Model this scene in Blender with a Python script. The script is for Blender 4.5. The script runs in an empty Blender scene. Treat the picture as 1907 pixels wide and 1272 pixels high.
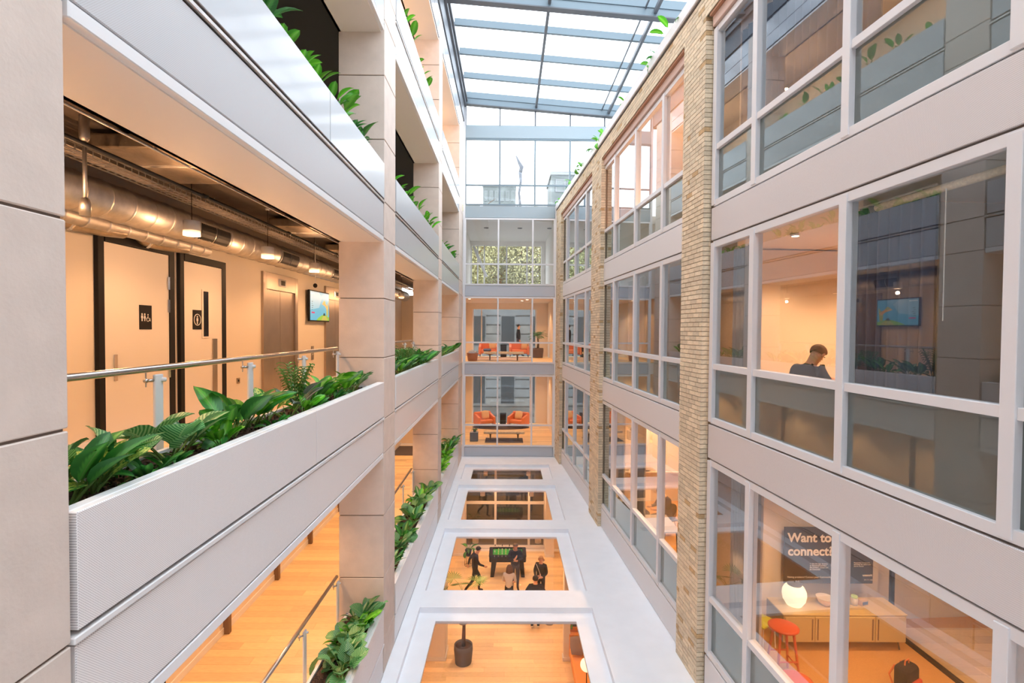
import bpy, bmesh, math, random
from mathutils import Vector, Matrix, Euler
random.seed(7)
S = bpy.context.scene
C = S.collection
PI = math.pi
R_ = math.radians

# ------------------------------------------------------------------ camera
cam = bpy.data.objects.new('camera', bpy.data.cameras.new('camera'))
C.objects.link(cam)
S.camera = cam
cam.data.sensor_width = 36.0
cam.data.lens = 18.0
cam.data.clip_start = 0.05
cam.data.clip_end = 400
_r = Vector((0.99994473, -0.00786342, 0.00697941))
_u = Vector((-0.00679639, 0.02306604, 0.99971084))
_f = Vector((0.00802214, 0.99970302, -0.02301132))
cam.matrix_world = Matrix(((_r.x, _u.x, -_f.x, 0), (_r.y, _u.y, -_f.y, 0), (_r.z, _u.z, -_f.z, 0), (0, 0, 0, 1)))

# ------------------------------------------------------------------ world, exposure
w = bpy.data.worlds.new('overcast_sky')
S.world = w
w.use_nodes = True
nt = w.node_tree
bg = nt.nodes['Background']
tc = nt.nodes.new('ShaderNodeTexCoord')
sep = nt.nodes.new('ShaderNodeSeparateXYZ')
cr = nt.nodes.new('ShaderNodeValToRGB')
cr.color_ramp.elements[0].position = 0.0
cr.color_ramp.elements[0].color = (0.70, 0.74, 0.80, 1)
cr.color_ramp.elements[1].position = 0.5
cr.color_ramp.elements[1].color = (0.86, 0.92, 1.0, 1)
nt.links.new(tc.outputs['Generated'], sep.inputs[0])
nt.links.new(sep.outputs['Z'], cr.inputs[0])
nt.links.new(cr.outputs[0], bg.inputs[0])
bg.inputs[1].default_value = 3.6
S.view_settings.view_transform = 'Standard'
S.view_settings.look = 'None'
S.view_settings.gamma = 1
S.view_settings.use_curve_mapping = False
S.view_settings.exposure = 0.5
cy = S.cycles
cy.max_bounces = 9
cy.diffuse_bounces = 6
cy.glossy_bounces = 4
cy.transmission_bounces = 4
cy.transparent_max_bounces = 24
cy.sample_clamp_indirect = 6
cy.caustics_reflective = False
cy.caustics_refractive = False

WARM = (1.0, 0.53, 0.25)
LS = 1.0
def area(x, y, z, sx, sy, power, color=WARM, rot=(0, 0, 0), spread=180):
    d = bpy.data.lights.new('ceiling_light', 'AREA')
    d.shape = 'RECTANGLE'; d.size = sx; d.size_y = sy
    d.energy = power; d.color = color; d.spread = R_(spread)
    o = bpy.data.objects.new('ceiling_light', d)
    o.location = (x, y, z); o.rotation_euler = rot
    C.objects.link(o)
    return o
def spot(x, y, z, power, color=WARM, ang=120, r=.06):
    d = bpy.data.lights.new('lamp_or_fill_light', 'SPOT')
    d.energy = power * LS; d.color = color; d.spot_size = R_(ang); d.spot_blend = .6; d.shadow_soft_size = r
    o = bpy.data.objects.new('lamp_or_fill_light', d)
    o.location = (x, y, z)
    C.objects.link(o)
    return o
def point(x, y, z, power, color=WARM, r=.1):
    d = bpy.data.lights.new('lamp_or_fill_light', 'POINT')
    d.energy = power; d.color = color; d.shadow_soft_size = r
    o = bpy.data.objects.new('lamp_or_fill_light', d)
    o.location = (x, y, z)
    C.objects.link(o)
    return o

# ------------------------------------------------------------------ materials
MT = {}
def mat(name, col, rough=.5, metal=0, noise=0, nscale=8, bump=0, bscale=60, emit=None, estr=0, coat=0, rnd=0, stretch=None, spec=.5):
    m = bpy.data.materials.new(name); m.use_nodes = True
    n = m.node_tree.nodes; l = m.node_tree.links
    b = n['Principled BSDF']
    b.inputs['Base Color'].default_value = (*col, 1)
    b.inputs['Roughness'].default_value = rough
    b.inputs['Metallic'].default_value = metal
    b.inputs['Specular IOR Level'].default_value = spec
    if coat: b.inputs['Coat Weight'].default_value = coat; b.inputs['Coat Roughness'].default_value = .08
    if emit:
        b.inputs['Emission Color'].default_value = (*emit, 1); b.inputs['Emission Strength'].default_value = estr
    src = None
    if noise or bump or rnd:
        g = n.new('ShaderNodeTexCoord'); mp = n.new('ShaderNodeMapping')
        l.new(g.outputs['Object'], mp.inputs[0])
        if stretch: mp.inputs['Scale'].default_value = stretch
    if rnd:
        oi = n.new('ShaderNodeObjectInfo'); ge = n.new('ShaderNodeNewGeometry')
        ad = n.new('ShaderNodeMath'); ad.operation = 'ADD'
        fr = n.new('ShaderNodeMath'); fr.operation = 'FRACT'
        l.new(oi.outputs['Random'], ad.inputs[0]); l.new(ge.outputs['Random Per Island'], ad.inputs[1]); l.new(ad.outputs[0], fr.inputs[0])
    if noise or rnd:
        hsv = n.new('ShaderNodeHueSaturation')
        hsv.inputs['Color'].default_value = (*col, 1)
        mr = n.new('ShaderNodeMapRange')
        if noise:
            nz = n.new('ShaderNodeTexNoise'); nz.inputs['Scale'].default_value = nscale; nz.inputs['Detail'].default_value = 5
            l.new(mp.outputs[0], nz.inputs['Vector'])
            mr.inputs['From Min'].default_value = .3; mr.inputs['From Max'].default_value = .7
            mr.inputs['To Min'].default_value = 1 - noise; mr.inputs['To Max'].default_value = 1 + noise
            l.new(nz.outputs['Fac'], mr.inputs[0])
            last = mr.outputs[0]
        else: last = None
        if rnd:
            m2 = n.new('ShaderNodeMapRange'); m2.inputs['To Min'].default_value = 1 - rnd; m2.inputs['To Max'].default_value = 1 + rnd * .6
            l.new(fr.outputs[0], m2.inputs[0])
            if last is not None:
                mu = n.new('ShaderNodeMath'); mu.operation = 'MULTIPLY'
                l.new(last, mu.inputs[0]); l.new(m2.outputs[0], mu.inputs[1]); last = mu.outputs[0]
            else: last = m2.outputs[0]
        l.new(last, hsv.inputs['Value']); l.new(hsv.outputs[0], b.inputs['Base Color'])
        src = hsv
    if bump:
        nb = n.new('ShaderNodeTexNoise'); nb.inputs['Scale'].default_value = bscale; nb.inputs['Detail'].default_value = 4
        l.new(mp.outputs[0], nb.inputs['Vector'])
        bp = n.new('ShaderNodeBump'); bp.inputs['Strength'].default_value = bump; bp.inputs['Distance'].default_value = .01
        l.new(nb.outputs['Fac'], bp.inputs['Height']); l.new(bp.outputs[0], b.inputs['Normal'])
    MT[name] = m
    return m

def glass(name, base, tint=(1, 1, 1), gain=1.0, ior=1.5, rough=0.0, body=None, bodyfac=0.0):
    """pane: see-through body with a Fresnel mirror on its faces; body adds a diffuse or translucent film."""
    m = bpy.data.materials.new(name); m.use_nodes = True
    n = m.node_tree.nodes; l = m.node_tree.links
    n.remove(n['Principled BSDF'])
    out = n['Material Output']
    tr = n.new('ShaderNodeBsdfTransparent'); tr.inputs[0].default_value = (*tint, 1)
    gl = n.new('ShaderNodeBsdfGlossy'); gl.inputs['Roughness'].default_value = rough; gl.inputs[0].default_value = (*base, 1)
    fr = n.new('ShaderNodeFresnel'); fr.inputs['IOR'].default_value = ior
    mx = n.new('ShaderNodeMixShader')
    mu = n.new('ShaderNodeMath'); mu.operation = 'MULTIPLY'; mu.use_clamp = True; mu.inputs[1].default_value = gain
    l.new(fr.outputs[0], mu.inputs[0])
    # backfacing surfaces see an inverted IOR: keep the mirror on the outer side only
    ge = n.new('ShaderNodeNewGeometry'); inv = n.new('ShaderNodeMath'); inv.operation = 'SUBTRACT'; inv.inputs[0].default_value = 1
    l.new(ge.outputs['Backfacing'], inv.inputs[1])
    m2 = n.new('ShaderNodeMath'); m2.operation = 'MULTIPLY'
    l.new(mu.outputs[0], m2.inputs[0]); l.new(inv.outputs[0], m2.inputs[1])
    under = tr.outputs[0]
    if body:
        df = n.new('ShaderNodeBsdfDiffuse'); df.inputs[0].default_value = (*body, 1)
        tl = n.new('ShaderNodeBsdfTranslucent'); tl.inputs[0].default_value = (*body, 1)
        ad = n.new('ShaderNodeMixShader'); ad.inputs[0].default_value = .5
        l.new(df.outputs[0], ad.inputs[1]); l.new(tl.outputs[0], ad.inputs[2])
        m3 = n.new('ShaderNodeMixShader'); m3.inputs[0].default_value = bodyfac
        l.new(tr.outputs[0], m3.inputs[1]); l.new(ad.outputs[0], m3.inputs[2]); under = m3.outputs[0]
    l.new(m2.outputs[0], mx.inputs[0]); l.new(under, mx.inputs[1]); l.new(gl.outputs[0], mx.inputs[2])
    l.new(mx.outputs[0], out.inputs['Surface'])
    MT[name] = m
    return m

def perforated(name, col, axis='Y', pitch=.0092, hole=.27, rough=.4):
    """white metal with a staggered grid of punched holes, u along the wall, v up"""
    m = mat(name, col, rough)
    n = m.node_tree.nodes; l = m.node_tree.links; b = n['Principled BSDF']
    g = n.new('ShaderNodeTexCoord'); sp = n.new('ShaderNodeSeparateXYZ'); l.new(g.outputs['Object'], sp.inputs[0])
    def M(op, a, bb=None):
        k = n.new('ShaderNodeMath'); k.operation = op
        for i, v in enumerate((a, bb)):
            if v is None: continue
            if isinstance(v, (int, float)): k.inputs[i].default_value = v
            else: l.new(v, k.inputs[i])
        return k.outputs[0]
    u = M('DIVIDE', sp.outputs[axis], pitch); v = M('DIVIDE', sp.outputs['Z'], pitch)
    # rotate 45 degrees for the stagger
    p = M('ADD', u, v); q = M('SUBTRACT', u, v)
    p = M('MULTIPLY', p, .7071); q = M('MULTIPLY', q, .7071)
    p = M('SUBTRACT', M('FRACT', p), .5); q = M('SUBTRACT', M('FRACT', q), .5)
    d = M('SQRT', M('ADD', M('MULTIPLY', p, p), M('MULTIPLY', q, q)))
    h = M('LESS_THAN', d, hole)
    mx = n.new('ShaderNodeMix'); mx.data_type = 'RGBA'
    l.new(h, mx.inputs[0]); mx.inputs[6].default_value = (*col, 1); mx.inputs[7].default_value = (.46, .43, .43, 1)
    l.new(mx.outputs[2], b.inputs['Base Color'])
    return m

mat('white_metal', (.77, .76, .76), .30, coat=.3)
mat('white_metal_dimmed', (.50, .51, .53), .28, coat=.4)  # same white metal, darkened in colour to offset the strong skylight up high
mat('white_lip', (.80, .80, .81), .4)
mat('frame_white', (.76, .755, .77), .4)
mat('grey_band', (.50, .53, .58), .45)
perforated('perf_left', (.84, .81, .80), 'Y')
perforated('perf_dimmed', (.56, .565, .58), 'Y')  # same perforated panels, upper daylight toned down in the colour
perforated('perf_right', (.74, .71, .71), 'Y')
mat('gap_dark', (.14, .12, .11), .6)
mat('stone', (.68, .58, .51), .7, noise=.05, nscale=5, bump=.15, bscale=40)
mat('stone_joint', (.22, .17, .14), .9)
mat('brick', (.78, .66, .48), .85, noise=.10, nscale=30, rnd=.16, bump=.4, bscale=80)
mat('brick_ochre', (.58, .40, .21), .85, noise=.15, nscale=30, rnd=.1, bump=.4, bscale=80)
mat('mortar', (.30, .23, .16), .95, noise=.1, nscale=40)
mat('lintel', (.62, .45, .38), .6)
mat('rust_trim', (.48, .26, .16), .7)
mat('soffit', (.80, .75, .70), .6)
mat('plaster', (.80, .76, .72), .7)
mat('plaster_warm', (.82, .72, .60), .7)
mat('slab_white', (.88, .90, .94), .45, noise=.02, nscale=3)
mat('steel_blue', (.17, .225, .26), .4)
mat('steel_grey', (.12, .13, .15), .45)
mat('spandrel_blue', (.34, .41, .45), .35)
mat('steel_brushed', (.55, .52, .50), .28, metal=1, noise=.06, nscale=60)
mat('galvanised', (.60, .57, .54), .50, metal=1, noise=.12, nscale=10)
mat('pipe_black', (.03, .028, .026), .5)
mat('ceiling_dark', (.13, .10, .08), .8, noise=.25, nscale=3)
mat('ceiling_black', (.03, .03, .035), .8)
mat('foil', (.40, .33, .25), .35, metal=.8, noise=.2, nscale=6, bump=.6, bscale=14)
mat('cable', (.5, .42, .36), .6)
mat('black', (.012, .011, .011), .5, spec=.2)
mat('black_gloss', (.01, .01, .012), .15)
mat('door_white', (.84, .76, .68), .5)
mat('lift_steel', (.42, .35, .29), .35, metal=.85, noise=.05, nscale=4)
mat('lamp_white', (.82, .78, .74), .5)
mat('lamp_glow', (1, .9, .8), .5, emit=(1, .72, .45), estr=7)
mat('globe_glow', (1, .95, .85), .5, emit=(1, .80, .55), estr=.75)
mat('wood', (.86, .64, .36), .42, noise=.10, nscale=5, rnd=.18, stretch=(1.5, 14, 1))
mat('wood_dark', (.20, .12, .07), .5)
mat('wood_joint', (.25, .14, .06), .8)
mat('soil', (.075, .042, .028), .95, noise=.7, nscale=55, bump=1.0, bscale=45)
mat('stem', (.14, .26, .06), .6)
mat('stem_brown', (.16, .10, .05), .8)
mat('carpet', (.62, .34, .12), .95, noise=.12, nscale=60)
mat('rug_dark', (.10, .09, .10), .95)
mat('rug_grey', (.55, .45, .42), .95)
mat('orange_leather', (.80, .25, .09), .55)
mat('tan_cushion', (.72, .50, .28), .9)
mat('blue_cushion', (.10, .14, .28), .9)
mat('bench_cream', (.70, .58, .42), .8, noise=.15, nscale=40)
mat('wicker', (.35, .14, .06), .8)
mat('pot_grey', (.11, .10, .10), .7)
mat('pot_brown', (.14, .09, .06), .6)
mat('curtain_blue', (.10, .12, .19), .9)
mat('curtain_grey', (.42, .42, .44), .9)
mat('red_paint', (.72, .09, .03), .4)
mat('lime', (.55, .60, .02), .5)
mat('cabinet', (.66, .52, .24), .4)
mat('cabinet_shade', (.22, .22, .18), .5)
mat('sign_black', (.035, .028, .028), .5)
mat('sign_white', (.9, .86, .82), .5)
mat('grey_cushion', (.28, .22, .21), .9)
mat('sofa_orange', (.80, .34, .08), .6)
mat('skin', (.72, .40, .27), .55)
mat('hair_grey', (.16, .12, .09), .7)
mat('hair_blonde', (.52, .30, .12), .7)
mat('hair_brown', (.12, .045, .02), .6)
mat('hair_black', (.01, .008, .007), .6)
mat('cloth_navy', (.008, .012, .035), .9)
mat('cloth_black', (.008, .007, .009), .9)
mat('cloth_camo', (.03, .028, .025), .9, noise=.9, nscale=25)
mat('cloth_white', (.62, .58, .56), .9)
mat('cloth_jeans', (.07, .07, .10), .9)
mat('shoe_black', (.012, .012, .012), .6)
mat('shoe_sole', (.75, .72, .68), .7)
mat('pitch_green', (.01, .32, .03), .6)
mat('player_yellow', (.8, .75, .3), .5)
mat('chrome', (.75, .75, .76), .15, metal=1)
mat('paper', (.85, .82, .76), .8)
mat('screen_sky', (.03, .15, .25), .3, emit=(.16, .62, .86), estr=.48)
mat('screen_cloud', (.08, .2, .3), .3, emit=(.50, .80, .92), estr=.48)
mat('screen_green', (.05, .15, .02), .3, emit=(.42, .75, .06), estr=.48)
mat('screen_yellow', (.2, .18, .03), .3, emit=(.75, .72, .16), estr=.40)
mat('screen_orange', (.6, .3, .1), .3, emit=(.95, .42, .10), estr=.48)
mat('screen_white', (.6, .6, .6), .3, emit=(.85, .95, 1), estr=.48)
mat('screen_red', (.5, .0, .1), .3, emit=(.55, .02, .16), estr=.48)
mat('screen_dark', (.02, .03, .02), .3)
mat('led_red', (.3, .1, .0), .3, emit=(1, .25, .05), estr=.6)
mat('bark', (.13, .09, .06), .9, noise=.3, nscale=12)
mat('far_white', (.24, .25, .26), .7)
mat('far_grey', (.16, .18, .175), .7, noise=.3, nscale=.6)
mat('far_stone', (.12, .11, .095), .8, noise=.35, nscale=1.2, rnd=.25)
mat('far_stone_light', (.12, .12, .115), .8, noise=.2, nscale=1)
mat('far_dark', (.02, .022, .022), .4)
mat('tree_gold', (.66, .40, .12), .8, rnd=.55)
mat('tree_green', (.46, .42, .20), .8, rnd=.5)
mat('grass_ground', (.10, .12, .05), .95)
glass('pane_clear', (.9, .95, 1), (.92, .94, .94), gain=2.3, ior=1.6)
glass('pane_end', (.9, .95, 1), (.95, .96, .96), gain=1.0, ior=1.5)
glass('pane_roof', (.9, .95, 1), (.96, .98, .99), gain=.8, ior=1.45)
glass('pane_film', (.85, .95, .95), (.55, .62, .60), gain=2.2, ior=1.6, rough=.015, body=(.26, .28, .26), bodyfac=.80)
glass('pane_well', (.9, .95, 1), (.97, .97, .97), gain=.8, ior=1.45)

def leafmat(name, edge, mid, rib, kind):
    m = bpy.data.materials.new(name); m.use_nodes = True
    n = m.node_tree.nodes; l = m.node_tree.links; b = n['Principled BSDF']
    b.inputs['Roughness'].default_value = .38
    uv = n.new('ShaderNodeUVMap'); sp = n.new('ShaderNodeSeparateXYZ'); l.new(uv.outputs[0], sp.inputs[0])
    def M(op, a, bb=None, cl=False):
        k = n.new('ShaderNodeMath'); k.operation = op; k.use_clamp = cl
        for i, v in enumerate((a, bb)):
            if v is None: continue
            if isinstance(v, (int, float)): k.inputs[i].default_value = v
            else: l.new(v, k.inputs[i])
        return k.outputs[0]
    ax = M('ABSOLUTE', M('SUBTRACT', sp.outputs['X'], .5))     # 0 mid .. .5 edge
    def mix(f, a, c):
        x = n.new('ShaderNodeMix'); x.data_type = 'RGBA'
        l.new(f, x.inputs[0])
        for i, v in ((6, a), (7, c)):
            if isinstance(v, tuple): x.inputs[i].default_value = (*v, 1)
            else: l.new(v, x.inputs[i])
        return x.outputs[2]
    if kind == 'stripe':
        s = M('SINE', M('MULTIPLY', M('SUBTRACT', sp.outputs['Y'], M('MULTIPLY', ax, .55)), 75))
        c = mix(M('GREATER_THAN', s, .1), edge, mid)
    elif kind == 'spots':
        nz = n.new('ShaderNodeTexNoise'); nz.inputs['Scale'].default_value = 9; nz.inputs['Detail'].default_value = 3
        l.new(uv.outputs[0], nz.inputs['Vector'])
        f = M('MULTIPLY', M('SUBTRACT', M('SUBTRACT', nz.outputs['Fac'], M('MULTIPLY', ax, .28)), .40), 14, True)
        c = mix(f, edge, mid)
    else:
        s = M('SINE', M('MULTIPLY', M('SUBTRACT', sp.outputs['Y'], M('MULTIPLY', ax, .8)), 60))
        f = M('MULTIPLY', M('SUBTRACT', M('ADD', M('MULTIPLY', s, .035), .24), ax), 9, True)
        c = mix(f, edge, mid)
    c = mix(M('LESS_THAN', ax, .022), c, rib)
    oi = n.new('ShaderNodeObjectInfo'); ge = n.new('ShaderNodeNewGeometry')
    mr = n.new('ShaderNodeMapRange'); mr.inputs['To Min'].default_value = .65; mr.inputs['To Max'].default_value = 1.35
    l.new(M('FRACT', M('ADD', oi.outputs['Random'], ge.outputs['Random Per Island'])), mr.inputs[0])
    h = n.new('ShaderNodeHueSaturation'); l.new(mr.outputs[0], h.inputs['Value']); l.new(c, h.inputs['Color'])
    l.new(h.outputs[0], b.inputs['Base Color'])
    tl = n.new('ShaderNodeBsdfTranslucent'); l.new(h.outputs[0], tl.inputs[0])
    mx = n.new('ShaderNodeMixShader'); mx.inputs[0].default_value = .25
    l.new(b.outputs[0], mx.inputs[1]); l.new(tl.outputs[0], mx.inputs[2]); l.new(mx.outputs[0], n['Material Output'].inputs['Surface'])
    MT[name] = m
leafmat('leaf_deep', (.03, .18, .03), (.08, .35, .05), (.16, .34, .09), 'plain')
leafmat('leaf_bright', (.07, .34, .015), (.15, .52, .03), (.22, .50, .08), 'plain')
leafmat('leaf_pale', (.04, .21, .05), (.30, .48, .22), (.30, .45, .2), 'plain')
leafmat('leaf_stripe', (.05, .24, .07), (.28, .54, .24), (.30, .5, .22), 'stripe')
leafmat('leaf_spot', (.04, .22, .03), (.55, .68, .14), (.35, .5, .12), 'spots')
leafmat('leaf_silver', (.02, .06, .03), (.10, .17, .12), (.55, .65, .58), 'stripe')
LEAFM = ['leaf_deep', 'leaf_bright', 'leaf_pale', 'leaf_stripe', 'leaf_spot', 'leaf_silver']

# ------------------------------------------------------------------ mesh builder
class MB:
    def __init__(s): s.v = []; s.f = []; s.m = []; s.mi = 0; s.sm = False; s.smooth = []
    def add(s, vs, fs):
        k = len(s.v); s.v += [tuple(v) for v in vs]
        for f in fs: s.f.append([i + k for i in f]); s.m.append(s.mi); s.smooth.append(s.sm)
        return s
    def box(s, x0, x1, y0, y1, z0, z1, xf=None):
        vs = [(x, y, z) for x in (x0, x1) for y in (y0, y1) for z in (z0, z1)]
        if xf: vs = [xf(*v) for v in vs]
        return s.add(vs, [(0, 1, 3, 2), (4, 6, 7, 5), (0, 4, 5, 1), (2, 3, 7, 6), (0, 2, 6, 4), (1, 5, 7, 3)])
    def bbox(s, x0, x1, y0, y1, z0, z1, r=.01, seg=2, xf=None):
        """box with rounded edges"""
        bm = bmesh.new()
        bmesh.ops.create_cube(bm, size=1)
        for v in bm.verts:
            v.co = Vector(((x0 + x1) / 2 + v.co.x * (x1 - x0), (y0 + y1) / 2 + v.co.y * (y1 - y0), (z0 + z1) / 2 + v.co.z * (z1 - z0)))
        bmesh.ops.bevel(bm, geom=bm.edges[:], offset=r, segments=seg, affect='EDGES', profile=.5)
        bm.verts.index_update()
        vs = [v.co.copy() for v in bm.verts]
        if xf: vs = [xf(*v) for v in vs]
        s.add(vs, [[v.index for v in f.verts] for f in bm.faces]); bm.free()
        return s
    def tube(s, pts, r, seg=8, cap=True):
        pts = [Vector(p) for p in pts]; n = len(pts)
        rr = r if isinstance(r, (list, tuple)) else [r] * n
        rings = []
        up0 = None
        for i, p in enumerate(pts):
            t = (pts[min(i + 1, n - 1)] - pts[max(i - 1, 0)])
            t = t.normalized() if t.length > 1e-9 else Vector((0, 0, 1))
            if up0 is None:
                a = Vector((0, 0, 1)) if abs(t.z) < .9 else Vector((1, 0, 0))
                u = t.cross(a).normalized()
            else:
                u = (up0 - t * up0.dot(t)).normalized()
            up0 = u; w_ = t.cross(u)
            rings.append([p + (u * math.cos(2 * PI * k / seg) + w_ * math.sin(2 * PI * k / seg)) * rr[i] for k in range(seg)])
        vs = [v for rg in rings for v in rg]
        fs = [(i * seg + k, i * seg + (k + 1) % seg, (i + 1) * seg + (k + 1) % seg, (i + 1) * seg + k) for i in range(n - 1) for k in range(seg)]
        if cap: fs += [tuple(range(seg))[::-1], tuple((n - 1) * seg + k for k in range(seg))]
        o = s.sm; s.sm = seg > 6; s.add(vs, fs); s.sm = o
        return s
    def lathe(s, cx, cy, prof, seg=20, sx=1, sy=1):
        n = len(prof)
        vs = [(cx + r * sx * math.cos(2 * PI * k / seg), cy + r * sy * math.sin(2 * PI * k / seg), z) for r, z in prof for k in range(seg)]
        fs = [(i * seg + k, i * seg + (k + 1) % seg, (i + 1) * seg + (k + 1) % seg, (i + 1) * seg + k) for i in range(n - 1) for k in range(seg)]
        fs += [tuple(range(seg))[::-1], tuple((n - 1) * seg + k for k in range(seg))]
        o = s.sm; s.sm = True; s.add(vs, fs); s.sm = o
        return s
    def ball(s, c, r, seg=14, rings=9):
        rx, ry, rz = r if isinstance(r, tuple) else (r, r, r)
        prof = [(max(math.sin(PI * i / rings), .001), -math.cos(PI * i / rings)) for i in range(rings + 1)]
        vs = [(c[0] + a * rx * math.cos(2 * PI * k / seg), c[1] + a * ry * math.sin(2 * PI * k / seg), c[2] + z * rz) for a, z in prof for k in range(seg)]
        fs = [(i * seg + k, i * seg + (k + 1) % seg, (i + 1) * seg + (k + 1) % seg, (i + 1) * seg + k) for i in range(rings) for k in range(seg)]
        o = s.sm; s.sm = True; s.add(vs, fs); s.sm = o
        return s
    def prism(s, poly, a, b, xf):
        """poly in (u,v), extruded a..b; xf(u,v,w)->xyz"""
        n = len(poly)
        vs = [xf(u, v, a) for u, v in poly] + [xf(u, v, b) for u, v in poly]
        fs = [tuple(range(n)), tuple(range(2 * n - 1, n - 1, -1))] + [(i, i + n, (i + 1) % n + n, (i + 1) % n) for i in range(n)]
        return s.add(vs, fs)
    def mesh(s, name, mats, fix=True):
        me = bpy.data.meshes.new(name)
        me.from_pydata(s.v, [], s.f)
        for mm in (mats if isinstance(mats, (list, tuple)) else [mats]): me.materials.append(MT[mm])
        me.polygons.foreach_set('material_index', s.m)
        me.polygons.foreach_set('use_smooth', s.smooth)
        if fix:
            bm = bmesh.new(); bm.from_mesh(me); bmesh.ops.recalc_face_normals(bm, faces=bm.faces[:]); bm.to_mesh(me); bm.free()
        me.update()
        return me
def tag(o, label=None, cat=None, group=None, kind=None):
    for k, v in (('label', label), ('category', cat), ('group', group), ('kind', kind)):
        if v: o[k] = v
    return o
def thing(name, label, cat, loc=(0, 0, 0), rz=0, group=None, kind=None):
    o = bpy.data.objects.new(name, None); C.objects.link(o)
    o.location = loc; o.rotation_euler = (0, 0, rz); o.empty_display_size = .1
    return tag(o, label, cat, group, kind)
def structure(name, label=None, loc=(0, 0, 0)):
    return thing(name, label, None, loc, kind='structure')
def root_of(o):
    while o.parent is not None: o = o.parent
    return o
def part(mb, name, mats, parent=None, label=None, kind=None, world=True, cat=None, group=None):
    """one mesh; world=True: coordinates are the scene's, else the parent thing's own"""
    if parent is not None and world:
        q = root_of(parent).location
        if q.length > 0: mb.v = [(x - q.x, y - q.y, z - q.z) for x, y, z in mb.v]
    o = bpy.data.objects.new(name, mb.mesh(name, mats)); C.objects.link(o)
    if parent is not None: o.parent = parent
    return tag(o, label, cat, group, kind)
def inst(name, me, parent, m, label=None):
    """object on shared mesh data, placed by matrix m in the parent's own space"""
    o = bpy.data.objects.new(name, me); C.objects.link(o); o.parent = parent; o.matrix_local = m
    return tag(o, label)
def box(*a, **k): return MB().box(*a, **k)
def copy_tree(o, parent=None):
    c = o.copy(); C.objects.link(c)
    if parent is not None: c.parent = parent
    for ch in list(o.children): copy_tree(ch, c)
    return c
def dup(o, loc, rz=0, label=None, sc=None):
    c = copy_tree(o); c.location = loc; c.rotation_euler = (0, 0, rz)
    if label: c['label'] = label
    if sc: c.scale = (sc,) * 3
    return c
def ordn(i): return ['first', 'second', 'third', 'fourth', 'fifth', 'sixth', 'seventh', 'eighth', 'ninth', 'tenth', 'eleventh', 'twelfth', 'thirteenth', 'fourteenth', 'fifteenth', 'sixteenth', 'seventeenth', 'eighteenth', 'nineteenth', 'twentieth', 'twenty-first', 'twenty-second', 'twenty-third', 'twenty-fourth', 'twenty-fifth', 'twenty-sixth', 'twenty-seventh', 'twenty-eighth', 'twenty-ninth', 'thirtieth', 'thirty-first'][min(i, 30)]
# ================================================================== SETTING
# ---- levels: floor heights of the corridors (0 lowest ... 3)
F = [-5.26, -1.45, 2.13, 5.55]
XW = -2.05            # outer face of the stone side
XI = -2.80            # inner face of its columns
XB = -4.85            # corridor back wall
YE = 23.3             # far glazed wall
ZT = -5.80            # white terrace
ZG = -10.05           # hall under it
COLS = [(1.62, 2.40), (8.50, 9.32), (15.12, 15.85), (21.35, 22.9)]
K, BF = -.064, 3.78
def RW(y, d, z): return (BF + K * y + d * .998, y + d * .064, z)

# ---- white terrace with four sunken skylight wells
ter = structure('floor')
wells = [(2.75, 6.33), (7.02, 10.56), (11.25, 14.80), (15.49, 19.0), (19.75, 21.9)]
b = MB()
b.box(-2.4, -1.8, -6, YE, ZT - .2, ZT)
b.box(1.8, 4.4, -6, YE, ZT - .2, ZT)
ys = [-6] + [v for wv in wells for v in wv] + [YE]
for i in range(0, len(ys), 2): b.box(-1.8, 1.8, ys[i], ys[i + 1], ZT - .2, ZT)
part(b, 'terrace_deck', 'slab_white', ter)
for y0, y1 in wells:
    b = MB(); z0, z1 = ZT - .175, ZT - .12
    e = .30
    b.box(-1.8, -1.43, y0, y1, z0, z1); b.box(1.43, 1.8, y0, y1, z0, z1)
    b.box(-1.43, 1.43, y0, y0 + e - .05, z0, z1); b.box(-1.43, 1.43, y1 - e, y1, z0, z1)
    part(b, 'skylight_rim', 'slab_white', ter)
    part(box(-1.43, 1.43, y0 + e - .05, y1 - e, ZT - .165, ZT - .15), 'skylight_pane', 'pane_well', ter)

# ---- stone columns, each of dressed slabs with open joints
XF = -2.05
def col(y0, y1):
    r = structure('column')
    part(box(XI + .015, XF - .015, y0 + .015, y1 - .015, ZT - .3, 9.3), 'core', 'stone_joint', r)
    zs = [ZT, -5.24, -4.17, -3.12, -2.08, -1.50, -.48, .50, 1.50, 2.10, 3.11, 4.15, 5.05, 5.60, 6.7, 7.7, 8.5, 9.3]
    for a, c in zip(zs, zs[1:]):
        part(MB().bbox(XI, XF, y0, y1, a + .007, c - .007, r=.006, seg=1), 'stone_panel', 'stone', r)
for y0, y1 in COLS: col(y0, y1)
col(-5.0, -4.2)

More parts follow.
